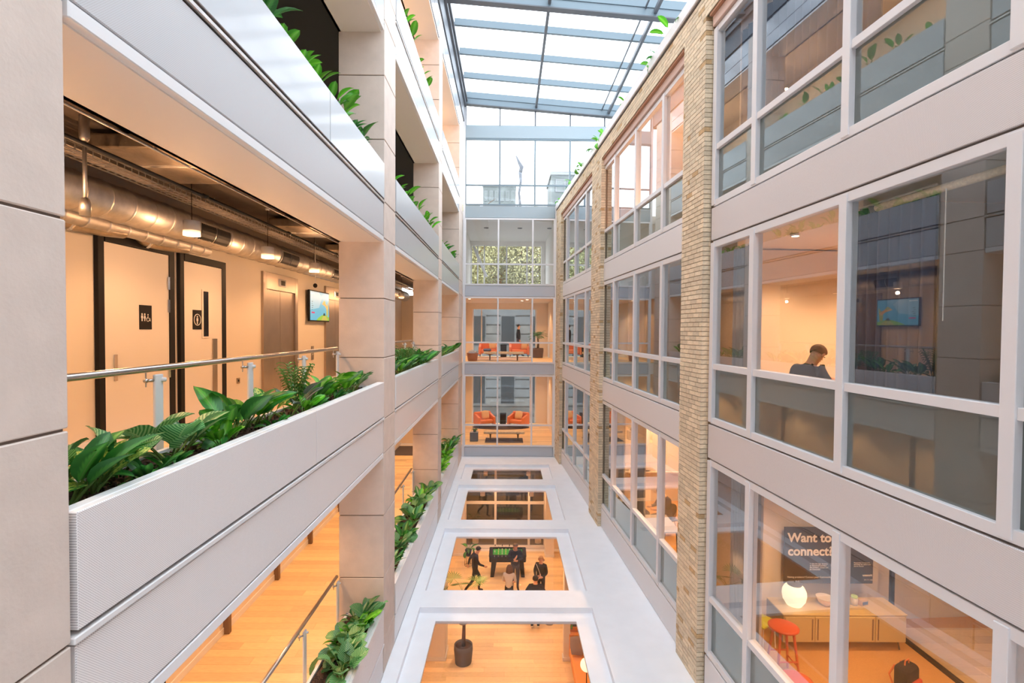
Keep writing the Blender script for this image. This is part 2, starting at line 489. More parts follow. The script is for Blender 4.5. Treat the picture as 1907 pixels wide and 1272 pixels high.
# ---- left side: perforated bands, lips and soffits between the columns
bays = [(-4.2, 1.62), (2.40, 8.50), (9.32, 15.12), (15.85, 21.35)]
LB = []
for i, (y0, y1) in enumerate(bays):
    for L, f in enumerate(F):
        r = structure('trim_%d' % (len(LB) + 1)); LB.append(r)
        g = .03
        mm = ('perf_left' if L < 2 else 'perf_dimmed') if i < 2 and L < 3 else ('white_metal' if L < 2 else 'white_metal_dimmed')
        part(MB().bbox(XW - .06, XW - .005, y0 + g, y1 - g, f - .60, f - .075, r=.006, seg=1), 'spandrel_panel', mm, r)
        part(box(XW - .18, XW - .06, y0, y1, f - .12, f + .02), 'shadow_gap', 'gap_dark', r)
        part(MB().bbox(XW - .22, XW + .012, y0 + .005, y1 - .005, f - .062, f - .024, r=.006, seg=1), 'drip_rail', 'white_metal' if L < 2 else 'galvanised', r)
        if L > 0:
            part(MB().bbox(XW - .12, XW - .002, y0 + g, y1 - g, f - .69, f - .61, r=.006, seg=1), 'edge_lip', 'white_lip', r)
            part(box(XI, XW - .06, y0, y1, f - .70, f - .665), 'soffit', 'soffit', r)
            part(box(XI, XI + .04, y0, y1, f - .70, f - .05), 'inner_fascia', 'soffit', r)
        else:
            part(box(XW - .05, XW, y0, y1, ZT, f - .62), 'base_panel', 'white_metal', r)
    # top band under the roof
    r = structure('trim_%d' % (len(LB) + 1)); LB.append(r)
    part(box(XW - .06, XW - .005, y0, y1, 8.50, 8.86), 'spandrel_panel', 'white_metal_dimmed', r)
    part(box(XW - .06, XW - .005, y0, y1, 8.88, 9.30), 'spandrel_panel', 'white_metal_dimmed', r)
    part(box(XI, XW - .03, y0, y1, 8.42, 8.47), 'soffit', 'soffit', r)
    part(box(XI, XI + .04, y0, y1, 8.42, 9.3), 'inner_fascia', 'soffit', r)

# ---- corridors behind: floors, ceilings, back walls
LNAME = ['lowest', 'wc', 'upper', 'top']
for L, f in enumerate(F):
    fl = structure('floor')
    part(box(XB - 1.2, XW - .08 if L == 9 else XI, -5, YE + .2, f - .22, f - .02), 'slab', 'ceiling_dark' if L else 'plaster', fl)
    part(box(XI, XW - .19, -5, YE, f - .60, f - .06), 'edge_beam', 'plaster', fl)
    if L > 1: part(box(XB, XI, -5, YE, f - .02, f), 'floor_surface', 'wood', fl)
# ceiling planes hang just under each slab (exposed services)
for L, z in ((0, F[1] - .245), (1, F[2] - .245), (2, F[3] - .245), (3, 9.0)):
    c = structure('ceiling')
    part(box(XB, XI, -5, YE, z, z + .02), 'deck', ['plaster_warm', 'ceiling_dark', 'ceiling_black', 'plaster'][L], c)
top = structure('ceiling')
part(box(-9, XW - .02, -6, YE, 9.3, 9.36), 'roof_deck', 'steel_grey', top)

def planks(parent, x0, x1, y0, y1, z, wd=.19, lens=(1.2, 1.6, 2.1)):
    part(box(x0, x1, y0, y1, z - .02, z - .006), 'underlay', 'wood_joint', parent)
    cache = {}
    y = y0; n = 0
    while y < y1 - .01:
        h = min(wd, y1 - y)
        x = x0; first = True
        while x < x1 - .02:
            ln = random.choice(lens)
            if first: ln *= random.choice((.4, .7, 1)); first = False
            if x + ln > x1 - .3: ln = x1 - x
            k = (round(ln, 2), round(h, 3))
            if k not in cache: cache[k] = MB().box(.0015, k[0] - .0015, .0015, k[1] - .0015, -.006, 0).mesh('plank', 'wood')
            inst('plank', cache[k], parent, Matrix.Translation((x, y, z))); n += 1
            x += ln
        y += wd
    return n
fl0 = structure('floor'); planks(fl0, XB, XI, 6.2, YE - .6, F[0])
fl1 = structure('floor'); planks(fl1, XB, XI, 3.0, 16.0, F[1], lens=(2.05,))

# back walls
def wall_left(L, z0, z1):
    r = structure('wall_left')
    part(box(XB - .12, XB, -5, YE + .2, z0, z1), 'plaster', 'plaster_warm', r)
    part(MB().bbox(XB, XB + .018, -5, YE, z0, z0 + .12, r=.004, seg=1), 'baseboard', 'white_lip', r)
    return r
wl = [wall_left(0, F[0], F[1] - .22), wall_left(1, F[1], F[2] - .22), wall_left(2, F[2], F[3] - .22), wall_left(3, F[3], 9.2)]
# closing walls at both ends of the corridors
for f0, f1 in zip(F, F[1:] + [9.3]):
    r = structure('wall_far'); part(box(XB, XI, YE + .1, YE + .2, f0, f1 - .6), 'plaster', 'plaster_warm', r)
r = structure('wall_behind'); part(box(-5, 9, -6.2, -6, ZT, 11), 'plaster', 'white_metal', r)

# ---- lowest corridor: door recess reveals along the back wall
for y in (7.0, 8.7, 10.6, 12.4, 14.6, 17.6):
    r = structure('trim_%d' % (60 + int(y)))
    part(MB().bbox(XB + .0, XB + .10, y, y + .09, F[0], F[1] - .62, r=.006, seg=1), 'reveal', 'black' if y < 8 else 'wood_dark', r)
r = structure('floor'); part(box(XB, XI - .3, 21.2, 22.9, F[0], F[0] + .012), 'door_mat', 'rug_dark', r)

# ---- wc doors in the wc corridor
def symbol_person(mb, cu, cv, h, xf, woman=False):
    r = h * .13
    mb.prism([(cu + r * math.cos(a * PI / 6), cv + h * .40 + r * math.sin(a * PI / 6)) for a in range(12)], 0, .002, xf)
    if woman: p = [(-.10, .24), (.10, .24), (.22, -.16), (.09, -.16), (.09, -.5), (-.09, -.5), (-.09, -.16), (-.22, -.16)]
    else: p = [(-.17, .24), (.17, .24), (.17, -.12), (.09, -.12), (.09, -.5), (-.09, -.5), (-.09, -.12), (-.17, -.12)]
    mb.prism([(cu + a * h, cv + b_ * h) for a, b_ in p], 0, .002, xf)
def door(n, y0, y1, zt, handle_side):
    d = structure('door_%d' % n)
    f = F[1]; x = XB
    fr = MB()
    fr.bbox(x, x + .055, y0, y0 + .095, f, zt, r=.004, seg=1); fr.bbox(x, x + .055, y1 - .12, y1, f, zt, r=.004, seg=1); fr.bbox(x, x + .055, y0 + .11, y1 - .11, zt - .11, zt, r=.004, seg=1)
    part(fr, 'door_frame', 'black', d)
    lf = part(MB().bbox(x + .0, x + .045, y0 + .10, y1 - .115, f + .01, zt - .115, r=.003, seg=1), 'door_leaf', 'door_white', d)
    return d, lf
XD = XB + .046
def SX(u, v, w_): return (XD + w_, u, v)       # u along the wall as seen, v up
d1, lf1 = door(1, 6.04, 7.42, 1.13, 'near')
for z in (.62, .30, -.62): part(box(XD - .004, XD + .012, 7.27, 7.31, z - .09, z + .09), 'hinge', 'chrome', d1)
b = MB().bbox(XD, XD + .008, 6.27, 6.33, -.66, -.34, r=.002, seg=1); h = part(b, 'handle_plate', 'chrome', d1)
part(MB().tube([(XD, 6.30, -.54), (XD + .05, 6.30, -.54), (XD + .05, 6.42, -.54)], .01), 'lever', 'chrome', d1)
s1 = part(MB().box(XD, XD + .006, 6.71, 6.94, -.03, .29), 'sign', 'black', d1)
b = MB(); X2 = XD + .006
def SX2(u, v, w_): return (X2 + w_, u, v)
symbol_person(b, 6.755, .13, .10, SX2); symbol_person(b, 6.805, .13, .10, SX2, True)
# wheelchair pictogram
cu, cv = 6.875, .12
b.tube([(X2 + .002, cu - .012 + .026 * math.cos(a), cv - .018 + .026 * math.sin(a)) for a in [t * PI / 8 + 1.9 for t in range(12)]], .0035, 5)
b.tube([(X2 + .002, cu - .012, cv + .035), (X2 + .002, cu - .010, cv), (X2 + .002, cu + .022, cv), (X2 + .002, cu + .034, cv - .04)], .004, 5)
b.ball((X2 + .002, cu - .012, cv + .047), .008, 8, 5)
part(b, 'symbol', 'sign_white', s1)
d2, lf2 = door(2, 7.54, 8.76, 1.10, 'far')
s2 = part(MB().box(XD, XD + .006, 7.84, 8.06, -.03, .27), 'sign', 'black', d2)
b = MB(); cu, cv = 7.95, .12
b.tube([(X2 + .002, cu + .085 * math.cos(t * PI / 12), cv + .085 * math.sin(t * PI / 12)) for t in range(25)], .006, 5)
symbol_person(b, cu, cv - .005, .125, SX2)
part(b, 'symbol', 'sign_white', s2)
vp = MB(); vp.bbox(XD, XD + .012, 8.07, 8.27, -.17, .60, r=.003, seg=1); v_ = part(vp, 'vision_panel', 'door_white', d2)
part(box(XD + .012, XD + .014, 8.105, 8.235, -.14, .57), 'pane', 'black_gloss', v_)
part(MB().bbox(XD, XD + .014, 8.36, 8.48, -1.10, -.18, r=.002, seg=1), 'push_plate', 'lift_steel', d2)
# lifts
def lift(n, y0, y1):
    d = structure('door_%d' % n)
    f = F[1]; x = XB; zt = 1.12
    fr = MB(); fr.bbox(x, x + .05, y0, y0 + .14, f, zt, r=.004, seg=1); fr.bbox(x, x + .05, y1 - .14, y1, f, zt, r=.004, seg=1); fr.bbox(x, x + .05, y0 + .14, y1 - .14, .78, zt, r=.004, seg=1)
    part(fr, 'lift_frame', 'lift_steel', d)
    m = (y0 + y1) / 2
    part(box(x - .004, x + .01, y0 + .14, m - .005, f, .78), 'lift_leaf', 'lift_steel', d)
    part(box(x - .004, x + .01, m + .005, y1 - .14, f, .78), 'lift_leaf', 'lift_steel', d)
    i = part(MB().bbox(x + .05, x + .065, m - .17, m + .17, .87, 1.03, r=.003, seg=1), 'indicator', 'chrome', d)
    part(box(x + .065, x + .067, m - .07, m + .12, .90, 1.0), 'display', 'black_gloss', i)
lift(3, 10.1, 11.75); lift(4, 13.55, 15.2)

# ---- right side: framed windows between brick piers
def window_right(n, ys, z0, zt, z1, film=True, bottom_open=False, pw=.055, clear_low=False):
    """ys: mullion centres, z0 sill underside, zt transom centre, z1 head top"""
    r = structure('window_%d' % n)
    bx = lambda nm, y0, y1, d0, d1, a, c, m='frame_white': part(MB().bbox(y0, y1, d0, d1, a, c, r=.004, seg=1, xf=RW), nm, m, r)
    bx('sill_rail', ys[0], ys[-1], -.02, .10, z0, z0 + .10)
    bx('head_rail', ys[0], ys[-1], -.02, .10, z1 - .10, z1)
    for i, y in enumerate(ys): bx('mullion', y - pw, y + pw, -.035, .10, z0 + .02, z1 - .02)
    for a, c in zip(ys, ys[1:]):
        bx('transom', a + pw, c - pw, -.02, .09, zt - .045, zt + .045)
        part(MB().box(a + pw, c - pw, .03, .045, zt + .04, z1 - .09, xf=RW), 'pane', 'pane_clear', r)
        part(MB().box(a + pw, c - pw, .03, .045, z0 + .09, zt - .04, xf=RW), 'pane', 'pane_film' if film else 'pane_clear', r)
    return r
NEAR = [-1.5, .2, 1.9, 3.57, 5.24, 6.965, 8.12]
MIDB = [9.23, 10.36, 12.13, 13.94, 15.27]
FARB = [16.28, 17.5, 19.4, 21.2, 22.62]
n = 0
for ys in (NEAR, MIDB, FARB):
    for z0, zt, z1, z9 in ((-5.22, -4.275, -2.05, 0), (-1.47, -.56, 1.42, 0), (1.97, 2.89, 4.78, 0)):
        n += 1; window_right(n, ys, z0, zt, z1)
# spandrel bands and base panels on the right
tn = 100
for ys in (NEAR, MIDB, FARB):
    for a, c, m in ((-2.04, -1.48, 1), (1.43, 1.96, 1), (ZT, -5.23, 0)):
        tn += 1; r = structure('trim_%d' % tn)
        part(MB().bbox(ys[0] - .05, ys[-1] + .05, -.03, .02, a + .012, c - .012, r=.005, seg=1, xf=RW), 'spandrel_panel', 'perf_right' if m and ys is NEAR else 'frame_white', r)
        part(MB().box(ys[0] - .05, ys[-1] + .05, .0, .3, a, c, xf=RW), 'shadow_gap', 'gap_dark', r)
    tn += 1; r = structure('trim_%d' % tn)
    part(MB().bbox(ys[0] - .05, ys[-1] + .05, -.06, .2, 4.79, 4.96, r=.01, seg=1, xf=RW), 'lintel', 'lintel', r)
    part(MB().box(ys[0] - .05, ys[-1] + .05, -.11, .1, 4.96, 5.0, xf=RW), 'steel_angle', 'rust_trim', r)

# bricks
BL, BH, CH = .215, .066, .0762
brick_me = {}
def brick_shared(ln, dep):
    k = (round(ln, 3), dep)
    if k not in brick_me: brick_me[k] = MB().bbox(0, k[0], 0, dep, 0, BH, r=.004, seg=1).mesh('brick', 'brick')
    return brick_me[k]
BRM = Matrix(((K / 1.00205, .998, 0, 0), (1 / 1.00205, .064, 0, 0), (0, 0, 1, 0), (0, 0, 0, 1)))
def courses(y0, y1, z0, z1, i0=0):
    z = z0; i = i0
    while z < z1 - .03:
        y = y0; first = True
        while y < y1 - .02:
            ln = BL
            if first and i % 2: ln = .1025
            first = False
            if random.random() < .10: ln = random.choice((.06, .10, .1025))
            if y + ln > y1 - .04: ln = y1 - y
            yield i, y, ln, z
            y += ln + .010
        z += CH; i += 1
def brickwork(y0, y1, z0, z1, single=None, wr=None):
    r = wr
    many = MB(); och = MB(); ns = 0
    for i, y, ln, z in courses(y0, y1, z0, z1):
        dd = random.uniform(-.002, .003)
        if single and single[0] < z < single[1] and ns < 292:
            p = RW(y, -.13 + dd, z)
            o = inst('brick', brick_shared(ln, .102), r, Matrix.Translation(p) @ BRM); ns += 1
        else:
            (och if random.random() < .06 else many).box(y, y + ln, -.13 + dd, -.028, z, z + BH, xf=RW)
    if many.v: part(many, 'brickwork', 'brick', r, kind='stuff')
    if och.v: part(och, 'ochre_brickwork', 'brick_ochre', r, kind='stuff')
    return ns
for j, (y0, y1) in enumerate(((8.25, 9.10), (15.0, 16.2), (22.0, 23.25))):
    r = structure('wall_right')
    part(MB().box(y0 + .012, y1 - .012, -.12, .45, ZT, 5.0, xf=RW), 'mortar', 'mortar', r)
    brickwork(y0, y1, ZT + .005, 4.985, single=(-2.55, 3.25) if j == 0 else None, wr=r)
    ret = MB()      # return faces of the pier, header bricks beside the window
    z = ZT + .005
    while z < 4.96:
        ret.box(y0 - .002, y0 + .1, -.028, .0, z, z + BH, xf=RW); z += CH
    part(ret, 'brickwork', 'brick', r, kind='stuff')
    # plain inner lining so the pier reads solid indoors
    part(MB().box(y0 + .02, y1 - .02, .45, .47, ZT, 5.0, xf=RW), 'lining', 'plaster', r)
par = structure('wall_right')
part(MB().box(-5, 23.25, -.12, .25, 5.0, 5.40, xf=RW), 'mortar', 'mortar', par)
brickwork(-1.0, 23.25, 5.005, 5.40, wr=par)
r = structure('trim_90'); part(MB().bbox(-5, 23.3, -.17, .30, 5.43, 5.66, r=.012, seg=1, xf=RW), 'coping', 'white_lip', r)
part(MB().box(-5, 23.3, -.14, .2, 5.40, 5.435, xf=RW), 'shadow_gap', 'gap_dark', r)

# floors, ceilings and partitions inside the right-hand rooms
def RBX(mb, y0, y1, d0, d1, z0, z1): return mb.box(y0, y1, d0, d1, z0, z1, xf=RW)
for nm, z0, z1, m, mt in (('floor', -5.55, -5.28, 'carpet', 'plaster'), ('floor', -2.0, -1.52, 'carpet', 'plaster'), ('floor', 1.47, 1.92, 'carpet', 'plaster'), ('ceiling', 4.95, 5.3, 'plaster', 'plaster')):
    r = structure(nm)
    part(RBX(MB(), -5, 23.6, .11, 6.5, z0, z1 - .02), 'slab', mt, r)
    if nm == 'floor': part(RBX(MB(), -5, 23.6, .13, 6.5, z1 - .02, z1), 'floor_surface', m, r)
r = structure('wall_back'); part(RBX(MB(), -5, 23.6, 6.5, 6.6, -5.6, 5.0), 'plaster', 'plaster', r)
for y in (9.0, 15.6, 22.9):
    for z0, z1 in ((-5.28, -2.02), (-1.52, 1.45), (1.92, 4.95)):
        r = structure('wall_partition'); part(RBX(MB(), y, y + .12, .14, 6.5, z0, z1), 'plaster', 'plaster', r)
r = structure('wall_partition'); part(RBX(MB(), 5.58, 5.68, .46, 6.5, -1.52, 1.45), 'plaster', 'plaster', r)
r = structure('wall_partition')
part(RBX(MB(), 3.0, 3.12, .3, 6.5, -1.52, 1.45), 'plaster', 'plaster', r)
# roof terrace behind the parapet
r = structure('floor'); part(RBX(MB(), -5, 24, .2, 7, 5.3, 5.36), 'roof_terrace', 'far_white', r)

# ---- sloping glass roof
RS = -.0775
def RZ(x): return 10.1 + RS * (x + 1.95)
def sl(x0, x1, y0, y1, a, c, mb=None):
    """bar following the roof slope: a..c above the beam underside"""
    mb = mb or MB()
    vs = [(x, y, RZ(x) + z) for x in (x0, x1) for y in (y0, y1) for z in (a, c)]
    return mb.add(vs, [(0, 1, 3, 2), (4, 6, 7, 5), (0, 4, 5, 1), (2, 3, 7, 6), (0, 2, 6, 4), (1, 5, 7, 3)])
roof = structure('roof', label=None)
XR = 8.2
YB = [0.8, 8.4, 16.0, 23.3]
for y in YB:
    bm_ = part(sl(-2.0, XR, y - .10, y + .02, 0, .56), 'beam', 'steel_blue', roof)
    part(sl(-2.0, XR, y - .16, y + .08, -.02, .015), 'flange', 'steel_grey', bm_)
    part(sl(-2.0, XR, y - .13, y + .05, .28, .30), 'flange', 'steel_blue', bm_)
for y0, y1 in zip(YB, YB[1:]):
    for k in (1, 2, 3):
        y = y0 + (y1 - y0) * k / 4 - .05
        part(sl(-1.9, XR, y - .05, y + .05, .30, .53), 'purlin', 'steel_blue', roof)
XRF = [-1.92, 1.2, 4.45, 7.7]
for x in XRF:
    for y0, y1 in zip(YB, YB[1:]):
        part(sl(x - .045, x + .045, y0 + .05, y1 - .12, .10, .24), 'rafter', 'steel_grey', roof)
        if x == 4.45: part(sl(x - .32, x - .28, y0 + .05, y1 - .12, .24, .30), 'gutter_rail', 'steel_grey', roof)
yy = [YB[0]]
for y0, y1 in zip(YB, YB[1:]): yy += [y0 + (y1 - y0) * k / 4 for k in (1, 2, 3, 4)]
yy = [-6, -2.6] + yy
for x0, x1 in zip(XRF, XRF[1:] + [XR + .0]):
    if x1 - x0 < 1: continue
    for y0, y1 in zip(yy, yy[1:]):
        part(sl(x0, x1, y0 + .01, y1 - .01, .57, .585), 'glass_pane', 'pane_roof', roof)
r = structure('trim_91')
part(box(-2.32, -2.02, -6, YE, 9.36, 10.68), 'ring_beam', 'steel_grey', r)
part(box(-2.02, -1.94, -6, YE, 10.0, 10.2), 'ring_flange', 'steel_grey', r)

# ---- far glazed wall
we = structure('wall_end')
XL, XRR = -2.05, 2.35
part(box(-2.06, -1.965, YE - .03, YE + .15, ZT, 10.2), 'corner_post', 'frame_white', we)
part(box(2.11, 2.17, YE - .03, YE + .15, ZT, 5.6), 'corner_post', 'frame_white', we)
def band(z0, z1, x1, m='spandrel_blue'):
    part(MB().bbox(-1.96, x1, YE, YE + .12, z0 + .01, z1 - .01, r=.006, seg=1), 'spandrel_panel', m, we)
band(ZT, -5.36, 2.10, 'grey_band'); band(-2.05, -1.55, 2.10, 'grey_band'); band(1.50, 2.0, 2.10, 'grey_band'); band(5.05, 5.60, 2.10); band(8.62, 9.22, 8.0)
def window_end(n, xs, z0, z1, zt, m='frame_white', pane='pane_end', low=None):
    r = structure('window_%d' % n)
    for x in xs: part(box(x - .035, x + .035, YE - .02, YE + .08, z0 + .02, z1 - .02), 'mullion', m, r)
    part(box(xs[0], xs[-1], YE - .025, YE + .07, z0, z0 + .07), 'sill_rail', m, r)
    part(box(xs[0], xs[-1], YE - .025, YE + .07, z1 - .07, z1), 'head_rail', m, r)
    for a, c in zip(xs, xs[1:]):
        if zt:
            part(box(a + .035, c - .035, YE - .015, YE + .06, zt - .035, zt + .035), 'transom', m, r)
            part(box(a + .03, c - .03, YE + .02, YE + .032, zt, z1 - .06), 'pane', pane, r)
            part(box(a + .03, c - .03, YE + .02, YE + .032, z0 + .06, zt), 'pane', pane, r)
        else: part(box(a + .03, c - .03, YE + .02, YE + .032, z0, z1), 'pane', pane, r)
    return r
XS = [-1.96, -.46, 1.10, 2.08]
window_end(20, XS, -5.35, -2.06, -4.36); window_end(21, XS, -1.54, 1.49, -.59); window_end(22, XS, 2.01, 5.04, 2.97)
XU = [-1.96, -.42, 1.17, 2.75, 4.3, 5.9, 7.9]
window_end(23, XU, 5.61, 8.61, 6.52, 'steel_blue')
for k, (a, c) in enumerate(zip(XU, XU[1:])):
    pass
r = structure('window_24')
for x in XU: part(box(x - .03, x + .03, YE - .02, YE + .05, 9.2, RZ(x) + .1), 'mullion', 'steel_grey', r)
for a, c in zip(XU, XU[1:]): part(box(a, c, YE + .02, YE + .03, 9.2, RZ(c)), 'pane', 'pane_end', r)

# ---- lounge rooms behind the far wall
YR = 29.0
def lounge(z0, z1, mt_floor, win=True):
    r = structure('floor'); part(box(-2.6, 2.4, YE + .13, YR, z0 - .55, z0 - .02), 'slab', 'plaster', r)
    if mt_floor == 'planks': planks(r, -2.6, 2.3, YE + .15, YR, z0, wd=.22, lens=(1.6, 2.4))
    else: part(box(-2.6, 2.3, YE + .15, YR, z0 - .02, z0), 'floor_surface', mt_floor, r)
    r = structure('wall_far')
    part(box(-2.6, -2.5, YE + .2, YR, z0, z1), 'side_plaster', 'plaster_warm', r); part(box(2.25, 2.35, YE + .2, YR, z0, z1), 'side_plaster', 'plaster_warm', r)
    b = MB(); b.box(-2.5, -2.02, YR, YR + .2, z0, z1); b.box(1.62, 2.25, YR, YR + .2, z0, z1); b.box(-2.02, 1.62, YR, YR + .2, z1 - .35, z1)
    part(b, 'back_plaster', 'plaster_warm' if win else 'plaster', r)
    w_ = structure('window_%d' % (30 + int(z0)+6))
    for x in (-1.98, -1.5, 1.30, 1.58): part(box(x - .03, x + .03, YR + .05, YR + .12, z0, z1 - .35), 'mullion', 'frame_white', w_)
    part(box(-2.02, 1.62, YR + .09, YR + .1, z0, z1 - .35), 'pane', 'pane_end', w_)
lounge(-5.30, -2.05, 'planks'); lounge(-1.50, 1.50, 'wood')
r = structure('floor'); part(box(-2.6, 2.4, YE + .13, YR + .2, 1.50, 2.02), 'slab', 'plaster', r)
r = structure('ceiling'); part(box(-2.6, 2.4, YE + .13, YR + .2, 4.98, 5.35), 'slab', 'plaster', r)
for x in (-1.1, .55, 2.0): part(MB().lathe(x, 25.2, [(.07, 4.95), (.12, 4.965), (.12, 4.985)], 12), 'downlight', 'gap_dark', r)
r = structure('wall_far'); b = MB(); b.box(-2.6, -2.15, YE + .2, YR, 2.02, 4.98); b.box(2.1, 2.35, YE + .2, YR, 2.02, 4.98); b.box(-2.2, 1.85, YR, YR + .15, 4.72, 4.98); b.box(1.85, 2.1, YR, YR + .2, 2.02, 4.98)
part(b, 'side_plaster', 'plaster', r)
r = structure('window_40')
for x in (-2.1, -.1, 1.05): part(box(x - .04, x + .04, YR, YR + .08, 2.02, 4.72), 'mullion', 'frame_white', r)
part(box(-2.1, 1.85, YR + .04, YR + .05, 2.02, 4.72), 'pane', 'pane_end', r)
part(MB().tube([(-1.95, YR - .3, 4.65), (-1.22, YR - .3, 2.95)], .075, 8), 'brace', 'white_lip', r)
part(MB().tube([(-1.72, YR - .25, 2.02), (-1.72, YR - .25, 4.7)], .035, 8), 'tie_rod', 'white_lip', r)
part(MB().tube([(-1.35, YR - .25, 2.02), (-1.35, YR - .25, 4.7)], .035, 8), 'tie_rod', 'white_lip', r)

# ---- hall under the terrace
hall = structure('floor')
part(box(-3.6, 5.0, 4.0, YE + .3, ZG - .2, ZG - .02), 'slab', 'plaster', hall)
part(box(-3.6, 5.0, 4.0, 13.2, ZG - .02, ZG), 'floor_surface', 'wood', hall)
planks(hall, -3.4, 3.4, 13.2, 23.0, ZG, wd=.2, lens=(1.8, 2.4, 3.0))
hc = structure('ceiling')
b = MB(); zc = ZT - .245
b.box(-3.6, -1.82, 4, YE + .3, zc, zc + .04); b.box(1.82, 5.0, 4, YE + .3, zc, zc + .04)
for i in range(0, len(ys := [4.0] + [v for wv in wells[1:] for v in wv] + [YE + .3]), 2): b.box(-1.82, 1.82, ys[i], ys[i + 1], zc, zc + .04)
part(b, 'plasterboard', 'lintel', hc)
for s_, x in (('left', -3.6), ('right', 4.9)):
    r = structure('wall_hall'); part(box(x, x + .1, 4, YE + .3, ZG, zc), 'plaster', 'plaster_warm', r)
r = structure('wall_hall'); part(box(-3.6, 5, 4, 4.1, ZG, zc), 'plaster', 'plaster_warm', r)
for x0, x1, y0, y1 in ((-2.55, -1.83, 15.3, 15.9), (-2.55, -1.83, 22.5, 23.1), (1.75, 1.95, 15.3, 15.5), (1.72, 2.1, 22.4, 22.9)):
    r = structure('column'); part(MB().bbox(x0, x1, y0, y1, ZG, zc, r=.01, seg=1), 'shaft', 'plaster', r); part(MB().bbox(x0 - .02, x1 + .02, y0 - .02, y1 + .02, ZG, ZG + .12, r=.006, seg=1), 'plinth', 'white_lip', r)
r = structure('window_50')
for x in (-2.0, -.52, 1.02, 1.75): part(box(x - .05, x + .05, YE, YE + .1, ZG, zc), 'mullion', 'plaster', r)
for a, c in ((-2, -.52), (-.52, 1.02), (1.02, 1.75)):
    part(box(a + .05, c - .05, YE, YE + .09, -8.0, -7.88), 'transom', 'plaster', r); part(box(a + .05, c - .05, YE, YE + .09, ZG, ZG + .14), 'sill_rail', 'plaster', r)
    part(box(a + .04, c - .04, YE + .04, YE + .055, ZG + .1, -7.95), 'pane', 'pane_clear', r); part(box(a + .04, c - .04, YE + .04, YE + .055, -7.9, zc), 'pane', 'pane_clear', r)
r = structure('wall_hall'); part(box(-3.6, -2.05, YE, YE + .1, ZG, zc), 'plaster', 'plaster_warm', r); part(box(1.8, 5.0, YE, YE + .1, ZG, zc), 'plaster', 'plaster_warm', r)
r = structure('wall_hall'); part(box(-3.6, -3.5, YE + .3, 27.6, ZG, zc), 'plaster', 'far_stone', r); part(box(4.9, 5.0, YE + .3, 27.6, ZG, zc), 'plaster', 'far_stone', r); part(box(-3.6, 5.0, YE + .12, 27.6, zc, zc + .1), 'added_sky_cover', 'far_stone', r)  # court side walls and cover added unseen to block sky in reflections
r = structure('wall_hall'); part(box(-3.5, 5, 27.5, 27.6, ZG, zc), 'back_panelling', 'far_stone', r); part(box(-3.5, 5, YE + .3, 27.5, ZG - .1, ZG), 'court_floor', 'wood_dark', r)
# ================================================================== PLANTERS AND PLANTS
def leaf_mesh(kind, L, W, arch, mname, pet=.5, seed=0, ns=6, nu=2):
    """a leaf on its stalk: rises from the origin, bends over towards +X"""
    rnd = random.Random(seed)
    mb = MB(); uvs = []
    # centre line of stalk then blade
    P = []; ang = R_(82 - arch * 12); x = z = 0
    npt = 4; lp = L * pet
    for i in range(npt): P.append((x, z)); x += math.cos(ang) * lp / npt; z += math.sin(ang) * lp / npt; ang -= R_(arch * 7)
    mb.mi = 1; mb.tube([(a, 0, c) for a, c in P] + [(x, 0, z)], [.006 + .002 * L] * npt + [.004], 4, cap=False)
    nst = len(mb.f)
    mb.mi = 0; mb.sm = True
    vs = []; uu = []
    wave = rnd.uniform(.3, 1)
    for i in range(ns + 1):
        t = i / ns
        if kind == 'lance': wd = (math.sin(PI * min(1, t ** .8)) ** .8) if 0 < t < 1 else 0
        elif kind == 'broad': wd = math.sin(PI * t ** .72) ** .55 if 0 < t < 1 else 0
        elif kind == 'arrow': wd = (1 - t) ** .7 * (1 if t > .05 else .7)
        else: wd = (math.sin(PI * t ** .9) ** .6) if 0 < t < 1 else 0
        wd *= W / 2
        nx, nz = -math.sin(ang), math.cos(ang)
        for j in range(-nu, nu + 1):
            s = j / nu
            lift = abs(s) ** 1.3 * wd * .35 + math.sin(t * 9 * wave + s * 2) * .02 * W * abs(s) * 2
            vs.append((x + nx * lift, s * wd, z + nz * lift)); uu.append((.5 + s * .5, t))
        x += math.cos(ang) * L / ns; z += math.sin(ang) * L / ns; ang -= R_(arch * 13 * (0.5 + t))
    k = 2 * nu + 1
    fs = [(i * k + j, i * k + j + 1, (i + 1) * k + j + 1, (i + 1) * k + j) for i in range(ns) for j in range(k - 1)]
    base = len(mb.v); mb.add(vs, fs)
    me = mb.mesh('leaf', [mname, 'stem'], fix=False)
    uvl = me.uv_layers.new(name='UVMap')
    for p in me.polygons:
        for li in p.loop_indices:
            vi = me.loops[li].vertex_index
            uvl.data[li].uv = uu[vi - base] if vi >= base else (.5, .5)
    return me
SPEC = {   # kind: shape, length, width, material, stalk share, leaves
 'aglaonema': ('lance', .30, .11, 'leaf_pale', .55, 14), 'peace': ('lance', .36, .155, 'leaf_deep', .5, 13),
 'calathea': ('broad', .27, .21, 'leaf_stripe', .6, 9), 'dumb': ('oval', .28, .14, 'leaf_spot', .55, 9),
 'bright': ('oval', .24, .12, 'leaf_bright', .6, 12), 'zz': ('lance', .10, .045, 'leaf_deep', .3, 0),
 'alocasia': ('arrow', .26, .17, 'leaf_silver', 1.3, 6), 'bird': ('oval', .34, .15, 'leaf_bright', .8, 8), 'low': ('lance', .15, .06, 'leaf_deep', .4, 14)}
LM = {k: [leaf_mesh(s[0], s[1] * f_, s[2] * f_, a, s[3], s[4], seed=q) for q, (f_, a) in enumerate(((1, .5), (.9, 1.0), (.8, 1.6), (1.05, 2.1)))] for k, s in SPEC.items()}
